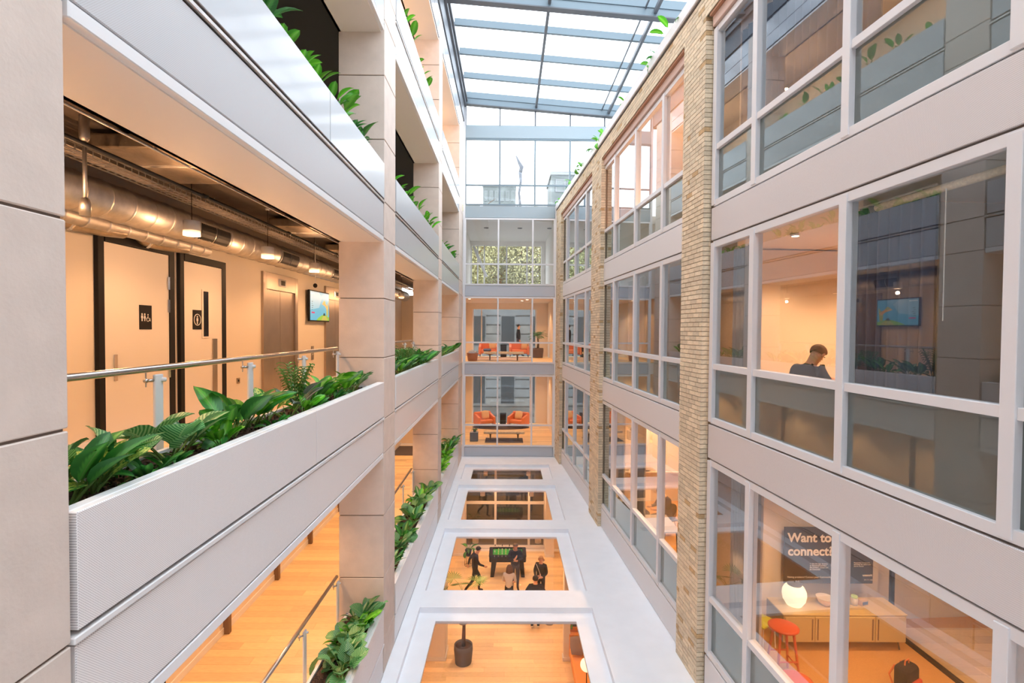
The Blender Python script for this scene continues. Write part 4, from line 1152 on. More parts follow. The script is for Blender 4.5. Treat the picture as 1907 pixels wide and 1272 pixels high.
part(MB().bbox(-.17, -.01, -.194, -.19, .03, .39, r=.001, seg=1), 'front_panel', 'steel_grey', t, world=False); part(MB().bbox(.01, .17, -.194, -.19, .03, .39, r=.001, seg=1), 'front_panel', 'steel_grey', t, world=False)
t = thing('potted_plant', 'small drooping plant in a dark pot on the grey box table', 'potted plant', (-1.55, 24.3, zl0 + .43))
part(MB().lathe(0, 0, [(.06, 0), (.08, .10), (.07, .12), (.06, .11), (.001, .10)], 14), 'pot', 'pot_grey', t, world=False)
for i in range(9):
    a = i * .7; inst('leaf', LM['low'][2 + i % 2], t, Matrix.Translation((0, 0, .10)) @ Matrix.Rotation(a, 4, 'Z') @ Matrix.Scale(1.0, 4))
for i, (x, y) in enumerate(((-1.9, 25.2), (.95, 25.6), (.72, 26.6))):
    t = thing('downlight', 'small lit downlight in the upper lounge ceiling, %s' % ['near the wall of the galleries', 'near the bench end', 'over the second armchair'][i], 'lamp', (x, y, 1.5))
    part(MB().lathe(0, 0, [(.08, .0), (.08, .04)], 12), 'bezel', 'lamp_white', t, world=False); part(MB().lathe(0, 0, [(.001, -.006), (.06, -.006), (.06, 0)], 12), 'diffuser', 'lamp_glow', t, world=False)
# ================================================================== PEOPLE
def human(label, loc, rz, J, cols, hair=None, h=1.75, name='person', hairlen=0, skirt=False, bag=False, jacket=False):
    """One continuous skinned body. J: joint -> position in metres for a 1.75 m figure facing -Y."""
    t = thing(name, label, 'person', loc, rz)
    s = h / 1.75
    B = dict(pelvis=(0, 0, .95), waist=(0, .0, 1.10), chest=(0, 0, 1.30), neckb=(0, .0, 1.46), neck=(0, -.01, 1.53), head=(0, -.02, 1.63), crown=(0, -.01, 1.70),
             hipL=(.09, 0, .90), kneeL=(.10, -.01, .50), ankL=(.10, .02, .09), toeL=(.11, -.15, .03), hipR=(-.09, 0, .90), kneeR=(-.10, -.01, .50), ankR=(-.10, .02, .09), toeR=(-.11, -.15, .03),
             shL=(.18, 0, 1.42), elL=(.24, .02, 1.14), wrL=(.25, -.06, .90), haL=(.25, -.09, .83), shR=(-.18, 0, 1.42), elR=(-.24, .02, 1.14), wrR=(-.25, -.06, .90), haR=(-.25, -.09, .83))
    J = dict(J); face = J.pop('face', (0, -1, 0)); B.update(J)
    rad = dict(pelvis=.145, waist=.125, chest=.15, neckb=.085, neck=.058, head=.088, crown=.066, hipL=.095, hipR=.095, kneeL=.062, kneeR=.062, ankL=.045, ankR=.045, toeL=.036, toeR=.036,
               shL=.07, shR=.07, elL=.05, elR=.05, wrL=.032, wrR=.032, haL=.036, haR=.036)
    if jacket: rad.update(chest=.175, waist=.16, pelvis=.165, shL=.085, shR=.085, elL=.064, elR=.064)
    names = list(B); idx = {k: i for i, k in enumerate(names)}
    ed = [('pelvis', 'waist'), ('waist', 'chest'), ('chest', 'neckb'), ('neckb', 'neck'), ('neck', 'head'), ('head', 'crown')]
    for q in 'LR': ed += [('pelvis', 'hip' + q), ('hip' + q, 'knee' + q), ('knee' + q, 'ank' + q), ('ank' + q, 'toe' + q), ('chest', 'sh' + q), ('sh' + q, 'el' + q), ('el' + q, 'wr' + q), ('wr' + q, 'ha' + q)]
    V = [Vector(B[k]) for k in names]; E_ = [(idx[a], idx[b_]) for a, b_ in ed]; RD = [rad[k] for k in names]; OW = list(names)
    # nose and ears
    hd = Vector(B['head']); up = (Vector(B['crown']) - Vector(B['neck'])).normalized()
    fw = Vector(face)
    fw = (fw - up * fw.dot(up)).normalized(); sd = up.cross(fw)
    # fingers: four and a thumb rooted in the palm
    for q in 'LR':
        ha = Vector(B['ha' + q]); wr = Vector(B['wr' + q]); d = (ha - wr).normalized()
        el = Vector(B['el' + q]); nrm = d.cross(Vector((0, 1, .3))).normalized(); ac = d.cross(nrm).normalized()
        for k, (off, ln) in enumerate(((-.027, .062), (-.009, .075), (.009, .07), (.026, .055))):
            a = ha + ac * off; m = a + d * ln * .55 + nrm * .004; e = m + d * ln * .4 + nrm * .018
            i0 = len(V); V += [a + d * .018, m, e]; RD += [.0105, .0095, .0075]; OW += ['fin'] * 3; E_ += [(idx['ha' + q], i0), (i0, i0 + 1), (i0 + 1, i0 + 2)]
        a = ha - ac * .036 - d * .02; i0 = len(V); V += [a, a + d * .035 - ac * .018]; RD += [.012, .009]; OW += ['fin'] * 2; E_ += [(idx['ha' + q], i0), (i0, i0 + 1)]
    me = bpy.data.meshes.new('figure'); me.from_pydata([tuple(v) for v in V], E_, [])
    tmp = bpy.data.objects.new('figure', me); C.objects.link(tmp)
    md = tmp.modifiers.new('s', 'SKIN'); md.use_smooth_shade = True
    for i, sv in enumerate(me.skin_vertices[0].data): sv.radius = (RD[i], RD[i]); sv.use_root = (i == 0)
    ms = tmp.modifiers.new('u', 'SUBSURF'); ms.levels = 2; ms.render_levels = 2
    dg = bpy.context.evaluated_depsgraph_get(); dg.update()
    ev = tmp.evaluated_get(dg); body = bpy.data.meshes.new_from_object(ev)
    bpy.data.objects.remove(tmp); bpy.data.meshes.remove(me)
    seg = [(V[a], V[b_], OW[a], OW[b_]) for a, b_ in E_ if OW[b_] != 'fin' and OW[a] != 'fin']
    ms_ = []
    for k in ('skin', cols[0], cols[1], cols[2]): body.materials.append(MT[k])
    long_sleeve = cols[3] if len(cols) > 3 else True
    for p in body.polygons:
        c = p.center; best = None
        for a, b_, na, nb in seg:
            ab = b_ - a; tt = max(0, min(1, (c - a).dot(ab) / max(ab.length_squared, 1e-9))); dd = (c - (a + ab * tt)).length
            if best is None or dd < best[0]: best = (dd, na, nb, tt)
        _, na, nb, tt = best
        if nb in ('head', 'crown') or (nb == 'neck' and tt > .35): mi = 0
        elif nb.startswith('ha') or (nb.startswith('wr') and (tt > .9 or not long_sleeve)): mi = 0
        elif nb.startswith('toe') or (nb.startswith('ank') and tt > .93): mi = 3
        elif nb.startswith(('knee', 'ank', 'hip')) or (na == 'pelvis' and tt < .3 and c.z < B['pelvis'][2]): mi = 2
        else: mi = 1
        p.material_index = mi
    # flatten the trunk front to back, widen the shoulders; nudge out a nose and brow
    o = bpy.data.objects.new('body', body); C.objects.link(o); o.parent = t; o.scale = (s, s, s)
    ft = MB()
    def hp(a, b_, c_): return hd + sd * a + fw * b_ + up * c_
    # nose wedge, ears, brow and chin shapes close on the face
    ft.sm = True
    ft.add([hp(0, .085, .035), hp(-.014, .082, -.012), hp(.014, .082, -.012), hp(0, .108, -.008)], [(0, 1, 3), (0, 3, 2), (1, 2, 3)])
    o2 = part(ft, 'nose', 'skin', o, world=False)
    for q in (-1, 1):
        e_ = MB().ball((0, 0, 0), (.012, .02, .03), 8, 6); e_.v = [tuple(hp(q * .088 + a, b_ - .0, c_ + .0)) for a, b_, c_ in e_.v]; part(e_, 'ear', 'skin', o, world=False)
        y_ = MB().ball((0, 0, 0), (.009, .006, .006), 8, 5); y_.v = [tuple(hp(q * .032 + a, .080 + b_, .022 + c_)) for a, b_, c_ in y_.v]; part(y_, 'eye', 'black', o, world=False)
    m_ = MB().ball((0, 0, 0), (.022, .006, .004), 8, 5); m_.v = [tuple(hp(a, .080 + b_, -.045 + c_)) for a, b_, c_ in m_.v]; part(m_, 'mouth', 'orange_leather', o, world=False)
    if hair:
        hb = MB().ball((0, 0, 0), (.096, .104, .095), 18, 12)
        keep = []
        for a, b_, c_ in hb.v: keep.append(tuple(hp(a, b_ * 1.0 - .012, c_ + .038)))
        vs0 = hb.v; fs = []
        for f_ in hb.f:
            cx_ = [sum(vs0[i][k] for i in f_) / len(f_) for k in range(3)]
            if cx_[1] > .045 and cx_[2] < .035: continue
            if cx_[2] < -.055: continue
            fs.append(f_)
        hb.v = keep; hb.f = fs; hb.m = [0] * len(fs); hb.smooth = [True] * len(fs)
        if hairlen:
            hb.sm = True
            for q in range(9):
                a = R_(-80 + 20 * q); p0 = hp(math.sin(a) * .085, -math.cos(a) * .09, .03)
                hb.tube([p0, p0 + Vector((math.sin(a) * .02, 0, -hairlen * .5)) - fw * .03, p0 + Vector((0, 0, -hairlen)) - fw * .02], [.03, .036, .014], 7)
        part(hb, 'hair', hair, o, world=False)
    return t, o
# the group in the hall under the terrace
zg = ZG
t, o = human('grey-haired man in a navy jacket with arms folded by the football table', (.34, 19.55, zg), .15,
    dict(elL=(.27, -.06, 1.17), wrL=(.02, -.24, 1.18), haL=(-.06, -.25, 1.20), elR=(-.27, -.06, 1.17), wrR=(-.06, -.26, 1.24), haR=(-.0, -.27, 1.34), head=(0, -.05, 1.63), crown=(0, -.05, 1.70)),
    ('cloth_navy', 'cloth_jeans', 'shoe_black'), hair='hair_grey', h=1.84, jacket=True)
t, o = human('fair-haired woman in a dark patterned coat with a bag strap', (1.28, 18.7, zg), -.5,
    dict(elL=(.25, -.03, 1.16), wrL=(.14, -.20, 1.05), haL=(.07, -.24, 1.04), elR=(-.25, -.03, 1.16), wrR=(-.14, -.2, 1.02), haR=(-.08, -.25, 1.02)),
    ('cloth_camo', 'cloth_black', 'shoe_black'), hair='hair_blonde', h=1.70, jacket=True, hairlen=.10)
part(MB().tube([(-.15, -.10, 1.42), (.0, -.19, 1.25), (.12, -.20, 1.0)], .008, 5), 'bag_strap', 'lamp_white', t, world=False)
t, o = human('woman with long brown hair and a pale top seen from behind', (.10, 18.0, zg), PI - .2,
    dict(elL=(.24, -.04, 1.16), wrL=(.18, -.26, 1.02), haL=(.10, -.32, .98), elR=(-.24, -.04, 1.16), wrR=(-.14, -.26, 1.02), haR=(-.04, -.31, .98), head=(0, -.05, 1.62), crown=(0, -.08, 1.69)),
    ('cloth_white', 'cloth_black', 'shoe_black', False), hair='hair_brown', h=1.68, hairlen=.42)
t, o = human('dark-haired person in a wide black coat seen from behind', (.98, 16.98, zg), PI,
    dict(elL=(.32, -.0, 1.18), wrL=(.16, -.24, 1.06), haL=(.08, -.28, 1.06), elR=(-.32, 0, 1.18), wrR=(-.16, -.24, 1.06), haR=(-.08, -.28, 1.06)),
    ('cloth_black', 'cloth_black', 'shoe_sole'), hair='hair_black', h=1.80, jacket=True)
part(MB().lathe(0, 0, [(.13, 1.50), (.27, 1.40), (.36, 1.12), (.43, .80), (.41, .79), (.001, .82)], 20, sy=.72), 'coat', 'cloth_black', t, world=False)
t, o = human('person in dark clothes walking across the hall, leaning forward', (-1.20, 19.3, zg), PI / 2 + .2,
    dict(kneeL=(.09, -.22, .52), ankL=(.09, -.16, .10), toeL=(.09, -.33, .05), kneeR=(-.09, .10, .50), ankR=(-.09, .38, .20), toeR=(-.09, .28, .06), neckb=(0, -.06, 1.45), neck=(0, -.09, 1.52), head=(0, -.13, 1.61), crown=(0, -.15, 1.68),
         elL=(.24, .16, 1.2), wrL=(.24, .22, .98), haL=(.24, .22, .91), elR=(-.24, -.12, 1.18), wrR=(-.22, -.32, 1.08), haR=(-.22, -.38, 1.06)),
    ('cloth_navy', 'cloth_black', 'shoe_black'), hair='hair_black', h=1.80)
# walking figure in the upper lounge
human('person in a dark top walking past the window of the upper lounge', (.58, 28.4, zl1), PI / 2,
    dict(kneeL=(.09, -.2, .52), ankL=(.09, -.18, .10), toeL=(.09, -.33, .05), kneeR=(-.09, .08, .50), ankR=(-.09, .3, .18), toeR=(-.09, .2, .06)), ('cloth_black', 'cloth_jeans', 'shoe_black'), hair='hair_black', h=1.80)
SIT = dict(pelvis=(0, 0, .52), waist=(0, -.02, .66), chest=(0, -.06, .86), neckb=(0, -.10, 1.01), neck=(0, -.14, 1.08), head=(0, -.22, 1.17), crown=(0, -.26, 1.23), hipL=(.09, -.02, .50), kneeL=(.12, -.44, .50), ankL=(.12, -.42, .10), toeL=(.12, -.58, .03),
    hipR=(-.09, -.02, .50), kneeR=(-.12, -.44, .50), ankR=(-.12, -.42, .10), toeR=(-.12, -.58, .03), shL=(.18, -.08, .98), elL=(.24, -.20, .74), wrL=(.14, -.42, .76), haL=(.10, -.50, .77), shR=(-.18, -.08, .98), elR=(-.24, -.20, .74), wrR=(-.14, -.42, .76), haR=(-.10, -.50, .77), face=(0, -.8, -.6))
human('dark-haired man in a black jacket bent over a table behind the glass', (3.80, 6.55, -1.50), PI * .58, SIT, ('cloth_black', 'cloth_jeans', 'shoe_black'), hair='hair_brown', h=1.80, jacket=True)
human('second person at the meeting table, mostly hidden by the window bar', (5.50, 7.75, -1.52), -PI / 2 - .3, SIT, ('cloth_navy', 'cloth_jeans', 'shoe_black'), hair='hair_black', h=1.76)
human('fair-haired person seated with laptop in the middle ground-level room', (4.15, 13.1, -5.28), -PI / 2 + .3, SIT, ('cloth_navy', 'cloth_jeans', 'shoe_black'), hair='hair_blonde', h=1.72)

# ================================================================== FURNITURE IN THE RIGHT-HAND ROOMS
def table(label, loc, w_, d_, h_, m='lamp_white', rz=0):
    t = thing('table', label, 'table', loc, rz)
    part(MB().bbox(-w_ / 2, w_ / 2, -d_ / 2, d_ / 2, h_ - .03, h_, r=.008, seg=1), 'table_top', m, t, world=False)
    for a in (-1, 1):
        for c in (-1, 1): part(MB().tube([(a * (w_ / 2 - .08), c * (d_ / 2 - .08), h_ - .03), (a * (w_ / 2 - .05), c * (d_ / 2 - .05), 0)], .018, 6), 'leg', 'black', t, world=False)
    return t
table('pale meeting table the bent man is working at', (4.62, 7.35, -1.52), .9, 1.5, .735)
t = thing('paper_sheet', 'white sheet of paper under the bent man\'s hands', 'paper', (4.35, 7.0, -.785), .2); part(box(-.11, .11, -.15, .15, .001, .003), 'sheet', 'paper', t, world=False)
def shell_chair(label, loc, rz, m='pot_brown'):
    t = thing('shell_chair', label, 'chair', loc, rz)
    mb = MB(); mb.sm = True; vs = []; nu, nv = 12, 6
    for i in range(nv + 1):
        for j in range(nu + 1):
            a = PI * (j / nu) - PI / 2 + PI / 2; q = i / nv
            r0 = .12 + .14 * min(1, q * 1.6); vs.append((math.cos(a) * r0 * 1.0, math.sin(a) * r0 * .95 - .02, .44 + (q ** 2) * (.12 + .22 * math.sin(a))))
    mb.add(vs, [(i * (nu + 1) + j, i * (nu + 1) + j + 1, (i + 1) * (nu + 1) + j + 1, (i + 1) * (nu + 1) + j) for i in range(nv) for j in range(nu)])
    part(mb, 'backrest', m, t, world=False); part(MB().bbox(-.22, .22, -.24, .20, .415, .445, r=.012), 'seat', m, t, world=False)
    for a in (-1, 1):
        for c in (-1, 1): part(MB().tube([(a * .12, c * .12, .42), (a * .21, c * .21, 0)], .010, 6), 'leg', 'black', t, world=False)
    return t
shell_chair('dark brown shell chair the bent man sits on', (3.80, 6.55, -1.52), PI * .58, 'black')
shell_chair('dark shell chair across the meeting table', (5.50, 7.75, -1.52), -PI / 2 - .3, 'black')
shell_chair('brown shell chair with rounded back in the middle ground-level room', (3.70, 12.9, -5.28), PI / 2, 'pot_brown')
shell_chair('brown shell chair under the fair-haired person', (4.15, 13.1, -5.28), -PI / 2 + .3, 'pot_brown')
table('grey table in the middle ground-level room', (3.55, 12.0, -5.28), .8, 1.1, .73, 'curtain_grey')
t = thing('whiteboard', 'wide whiteboard with a ledge on the wall of the middle ground-level room', 'board', (4.3, 15.52, -3.9)); part(MB().bbox(3.6, 5.3, 15.5, 15.56, -4.3, -2.9, r=.01, seg=1), 'panel', 'lamp_white', t); part(MB().bbox(3.6, 5.3, 15.44, 15.5, -4.33, -4.29, r=.006, seg=1), 'ledge', 'lamp_white', t)
part(box(4.2, 4.34, 15.45, 15.49, -4.29, -4.26), 'marker_pen', 'black', t)
# sign on the end wall of the near ground-level room
def text(s_, size, x, y, z, m, parent, bold=0.0, name='lettering'):
    cu = bpy.data.curves.new('lettering', 'FONT'); cu.body = s_; cu.size = size; cu.extrude = .002; cu.offset = bold; cu.space_line = 1.0; cu.resolution_u = 4
    tmp = bpy.data.objects.new('lettering', cu); C.objects.link(tmp); dg = bpy.context.evaluated_depsgraph_get(); dg.update()
    me = bpy.data.meshes.new_from_object(tmp.evaluated_get(dg)); bpy.data.objects.remove(tmp)
    me.materials.clear(); me.materials.append(MT[m])
    q = root_of(parent).location
    me.transform(Matrix.Translation((x - q.x, y - q.y, z - q.z)) @ Matrix.Rotation(PI / 2, 4, 'X'))
    o = bpy.data.objects.new(name, me); C.objects.link(o); o.parent = parent
    return o
YS = 8.93 + .0
SXP = 4.68
t = thing('wall_sign', 'black sign reading Want to connect in big white letters', 'sign', (5.4, 8.96, -3.85))
def PX(px, py, y):   # where a measured point falls on the plane of the wall
    d = Vector(((px - 953.5) / 953.5, -(py - 636) / 953.5, 1)); d = _r * d.x + _u * d.y + _f * d.z
    return d * (y / d.y)
YW = 9.0 + .064 * 1.0
sg0, sg1 = PX(1459, 1086, 8.98), PX(1627, 982, 8.98)
x0s, x1s, z0s, z1s = sg0.x, sg1.x, sg0.z, sg1.z
yw0 = 9.0 + .064 * .8
bd = part(MB().bbox(x0s, x1s, 8.97, 8.995, z0s, z1s, r=.003, seg=1), 'board', 'sign_black', t)
def W_(px, py): q = PX(px, py, 8.97); return q.x, q.z
a = W_(1467, 1009); text('Want to', .225, a[0], 8.968, a[1], 'sign_white', bd, .006)
a = W_(1467, 1034); text('connect?', .225, a[0], 8.968, a[1], 'sign_white', bd, .006)
a = W_(1508, 1051); text('1. Use the app, browse\nor download and find\nthe printers, rooms and\nbe connected', .034, a[0], 8.968, a[1], 'sign_white', bd)
a = W_(1547, 1051); text('2. Scan the code\nby the door', .034, a[0], 8.968, a[1], 'sign_white', bd)
a = W_(1590, 1049); text('Remember to connect\nand keep the same code\nyou\'ve chosen', .031, a[0], 8.968, a[1], 'sign_white', bd)
a = W_(1466, 1076); text('Having problems? Contact your Community team for help.', .044, a[0], 8.968, a[1], 'sign_white', bd)
a = W_(1466, 1083.5); text('Better Wi-Fi  2', .034, a[0], 8.968, a[1], 'sign_white', bd)
a = W_(1606, 1073); text('wework', .052, a[0], 8.968, a[1], 'sign_white', bd, .002)
a = W_(1609, 1081); text('24 / 7 / 365', .034, a[0], 8.968, a[1], 'sign_white', bd)
# cabinet, globe lamp, bowl and stationery on it
t = thing('cabinet', 'low mustard-coloured metal cabinet on thin legs under the black sign', 'cabinet', (5.55, 8.55, -5.28))
x0, x1, y0, y1, z0, z1 = 4.58, 6.62, 8.30, 8.84, -5.13, -4.66
part(MB().bbox(x0, x1, y0, y1, z0, z1 - .02, r=.008, seg=1), 'body', 'cabinet', t)
part(MB().bbox(x0 - .01, x1 + .01, y0 - .012, y1 + .01, z1 - .02, z1, r=.006, seg=1), 'top_panel', 'cabinet', t)
part(MB().bbox(x0 - .012, x0, y0, y1, z0, z1 - .02, r=.004, seg=1), 'side_panel', 'cabinet_shade', t)
for k in range(4):
    a = x0 + .02 + k * (x1 - x0 - .04) / 4; c = a + (x1 - x0 - .04) / 4 - .012
    d_ = part(MB().bbox(a, c, y0 - .018, y0, z0 + .02, z1 - .04, r=.004, seg=1), 'door', 'cabinet', t)
    hx = c - .05 if k % 2 == 0 else a + .03
    part(box(hx, hx + .02, y0 - .022, y0 - .017, z0 + .05, z1 - .07), 'handle', 'wood_dark', d_)
for a in (x0 + .08, x1 - .10):
    for c in (y0 + .05, y1 - .05): part(MB().tube([(a, c, z0), (a + (.03 if a > 5 else -.03), c, -5.28)], .012, 6), 'leg', 'stem_brown', t)
g = PX(1479, 1114, 8.55)
t = thing('globe_lamp', 'glowing white globe lamp with a dark cap standing on the cabinet', 'lamp', (g.x, 8.55, -4.66))
part(MB().lathe(0, 0, [(.05, 0), (.12, .03), (.175, .12), (.19, .20), (.185, .27), (.15, .34), (.10, .38), (.001, .39)], 26), 'lamp_shade', 'globe_glow', t, world=False)
part(MB().lathe(0, 0, [(.112, .372), (.115, .395), (.05, .41), (.001, .412)], 20), 'cap', 'pot_grey', t, world=False); part(MB().tube([(0, 0, .41), (0, 0, .45)], .012, 6), 'knob', 'pot_grey', t, world=False)
t = thing('bowl', 'pale paper bowl on the cabinet beside the window bar', 'bowl', (5.45, 8.6, -4.66)); part(MB().lathe(0, 0, [(.05, 0), (.10, .04), (.14, .13), (.135, .13), (.09, .05), (.001, .02)], 20), 'bowl_body', 'tan_cushion', t, world=False); part(MB().lathe(0, 0, [(.14, .125), (.145, .135), (.135, .135)], 20), 'rim', 'lamp_white', t, world=False)
t = thing('jar', 'small jar of yellow sweets on the cabinet', 'jar', (5.95, 8.6, -4.66)); part(MB().lathe(0, 0, [(.05, 0), (.055, .10), (.045, .13), (.001, .13)], 14), 'jar_body', 'lamp_white', t, world=False); part(MB().lathe(0, 0, [(.05, .13), (.05, .16), (.001, .165)], 14), 'lid', 'screen_yellow', t, world=False)
t = thing('cardboard_pack', 'small blue and yellow pack beside the jar on the cabinet', 'box', (6.1, 8.6, -4.66), .3); part(MB().bbox(-.07, .07, -.04, .04, 0, .09, r=.004, seg=1), 'carton', 'tan_cushion', t, world=False); part(box(-.06, .06, -.043, -.04, .02, .07), 'label_print', 'blue_cushion', t, world=False)
def stool(label, loc, h_=.74, rz=0):
    t = thing('bar_stool', label, 'stool', loc, rz)
    part(MB().lathe(0, 0, [(.18, h_ - .035), (.215, h_ - .02), (.22, h_), (.19, h_ + .012), (.001, h_ + .004)], 24), 'seat', 'red_paint', t, world=False)
    pts = []
    for k in range(4):
        a = PI / 4 + k * PI / 2; part(MB().tube([(math.cos(a) * .14, math.sin(a) * .14, h_ - .03), (math.cos(a) * .24, math.sin(a) * .24, 0)], [.022, .017], 8), 'leg', 'red_paint', t, world=False)
        r_ = .215; c = a + PI / 2; zz = .22 if k % 2 else .30
        part(MB().tube([(math.cos(a) * r_, math.sin(a) * r_, zz), (math.cos(c) * r_, math.sin(c) * r_, zz)], .012, 6), 'stretcher', 'red_paint', t, world=False)
    return t
g = PX(1459, 1172, 7.72); stool('red wooden bar stool in front of the mustard cabinet', (g.x, 7.72, -5.28), .76)
g = PX(1490, 1262, 6.9); stool('second red stool cut off by the window sill, closer to the camera', (g.x - .03, 6.95, -5.28), .46)
g = PX(1424, 1180, 8.35)
t = thing('side_chair', 'lime green chair half hidden behind the window bar', 'chair', (g.x - .05, 8.45, -5.28), .6)
part(MB().bbox(-.2, .2, -.2, .2, .43, .46, r=.01), 'seat', 'lime', t, world=False); part(MB().bbox(-.2, .2, .17, .2, .52, .80, r=.012), 'backrest', 'lime', t, world=False)
for a in (-.17, .17):
    for c in (-.17, .17): part(MB().tube([(a, c, .44), (a * 1.1, c * 1.1, 0)], .012, 6), 'leg', 'lamp_white', t, world=False)
# glass partition with black frame and round pulls
t = structure('wall_partition')
xg = 6.82
for z in (-5.28, -2.20): part(box(xg - .03, xg + .03, 2.0, 8.95, z, z + .06), 'rail', 'black', t)
for y in (8.9, 6.3): part(box(xg - .03, xg + .03, y - .03, y + .03, -5.28, -2.14), 'post', 'black', t)
for k in range(6): part(box(xg - .006, xg + .006, 2.0 + k * 1.15, 3.14 + k * 1.15, -5.22, -2.2), 'glass_leaf', 'pane_end', t)
for y in (5.9, 6.7, 7.9): part(MB().tube([(xg - .03, y, -4.1), (xg + .03, y, -4.1)], .05, 14), 'door_pull', 'black', t)
t = structure('wall_back'); part(box(9.2, 9.3, 0, 8.95, -5.28, -2.1), 'plaster', 'plaster_warm', t); part(box(9.12, 9.2, 5.6, 7.6, -5.28, -3.1), 'dark_door', 'black', t)
t = structure('floor'); planks(t, 6.9, 9.2, 3.5, 8.95, -5.262, wd=.2)
g = PX(1717, 1265, 6.6)
t = thing('rucksack', 'dark rucksack with orange lining on the carpet of the sign room', 'bag', (5.88, 7.35, -5.28), .5)
part(MB().bbox(-.17, .17, -.11, .11, 0, .42, r=.07, seg=3), 'bag_body', 'cloth_black', t, world=False); part(MB().bbox(-.13, .13, -.16, -.10, .05, .25, r=.03), 'pocket', 'red_paint', t, world=False)
part(MB().tube([(-.06, 0, .41), (-.05, 0, .48), (.05, 0, .48), (.06, 0, .41)], .010, 6), 'handle', 'orange_leather', t, world=False)
for s in (-1, 1): part(MB().tube([(s * .09, .11, .38), (s * .12, .17, .22), (s * .10, .11, .04)], .014, 6), 'strap', 'orange_leather', t, world=False)
# ---- curtains and blinds
def curtain(label, y0, y1, d, z0, z1, m, fold=.13, amp=.035):
    q = RW((y0 + y1) / 2, d, z1); t = thing('curtain', label, 'curtain', q)
    mb = MB(); mb.sm = True; n_ = max(8, int((y1 - y0) / fold * 8)); vs = []
    for off in (0, .008):
        for i in range(n_ + 1):
            y = y0 + (y1 - y0) * i / n_
            dd = d + off + amp * math.sin(2 * PI * (y - y0) / fold) + amp * .3 * math.sin(5.1 * (y - y0) / fold)
            vs += [RW(y, dd * 1.0, z0), RW(y, dd, z1)]
    m_ = n_ + 1
    fs = [(2 * i, 2 * i + 1, 2 * i + 3, 2 * i + 2) for i in range(n_)] + [(2 * (m_ + i), 2 * (m_ + i) + 2, 2 * (m_ + i) + 3, 2 * (m_ + i) + 1) for i in range(n_)]
    mb.add(vs, fs)
    part(mb, 'cloth', m, t); part(MB().tube([RW(y0, d, z1 + .02), RW(y1, d, z1 + .02)], .012, 6), 'curtain_track', 'lamp_white', t)
    return t
curtain('dark blue drawn curtain behind the window with the roller blind', 4.60, 5.60, .38, -1.5, 1.32, 'curtain_blue')
curtain('grey curtain bunch by the brick pier, same floor as the bent man', 7.5, 8.1, .34, -1.5, 1.30, 'curtain_grey', .1)
curtain('blue-grey curtain across the near top-floor window', 5.3, 8.1, .38, 1.94, 4.66, 'curtain_blue', .16)
curtain('blue-grey curtain across the nearest top-floor window', 3.6, 4.9, .38, 1.94, 4.66, 'curtain_blue', .16)
S_ = curtain('grey curtain bunch in the ground-level window by the brick pier', 7.25, 8.1, .34, -5.26, -2.15, 'curtain_grey', .1)
for o in bpy.data.objects:
    if o.get('label') == 'blue-grey curtain across the nearest top-floor window': o['label'] = 'blue-grey curtain in the top-floor window at the picture\'s upper corner'
curtain('sheer grey curtain in the middle ground-level window beside the second pier', 13.9, 15.2, .3, -5.26, -2.15, 'curtain_grey', .14)
curtain('sheer striped curtain in the middle ground-level window beside the whiteboard', 12.2, 13.2, .3, -5.26, -2.15, 'curtain_grey', .14)
curtain('grey curtain in the middle window of the wc floor', 12.4, 13.7, .32, -1.5, 1.3, 'curtain_grey', .14)
curtain('grey curtain bunch in the near corner of the middle window of the wc floor', 9.3, 9.9, .32, -1.5, 1.3, 'curtain_grey', .12)
curtain('dark curtain in the far window of the wc floor', 16.6, 20.5, .32, -1.5, 1.3, 'curtain_grey', .16)
curtain('dark curtain in the far ground-level window', 16.6, 19.2, .32, -5.26, -2.15, 'curtain_grey', .16)
t = thing('roller_blind', 'rolled-up beige roller blind with a pull cord at the window head', 'blind', RW(4.4, .12, 1.2))
part(MB().tube([RW(3.6, .16, 1.22), RW(5.02, .16, 1.22)], .035, 12), 'roll', 'bench_cream', t); part(MB().tube([RW(4.25, .13, 1.2), RW(4.25, .13, .1)], .005, 5), 'pull_cord', 'lamp_white', t)
for y, z0, z1, lb in ((5.02, -5.2, -2.2, 'thin vertical blind cord beside the sign room window bar'),):
    pass
for i, (y, d, z, lb) in enumerate(((7.4, .8, 4.93, 'small lit downlight behind the top-floor curtain, by the pier'), (6.3, .8, 4.93, 'small lit downlight behind the top-floor curtain, mid window'), (4.6, .8, 4.93, 'small lit downlight in the top-floor corner room'), (7.6, 1.0, 1.43, 'small lit downlight above the grey curtain bunch'), (4.7, 1.4, 1.43, 'small lit downlight above the dark blue curtain'))):
    q = RW(y, d, z); t = thing('downlight', lb, 'lamp', q); part(MB().lathe(0, 0, [(.07, 0), (.07, .02)], 12), 'bezel', 'lamp_white', t, world=False); part(MB().lathe(0, 0, [(.001, -.006), (.05, -.006), (.05, 0)], 12), 'diffuser', 'lamp_glow', t, world=False)

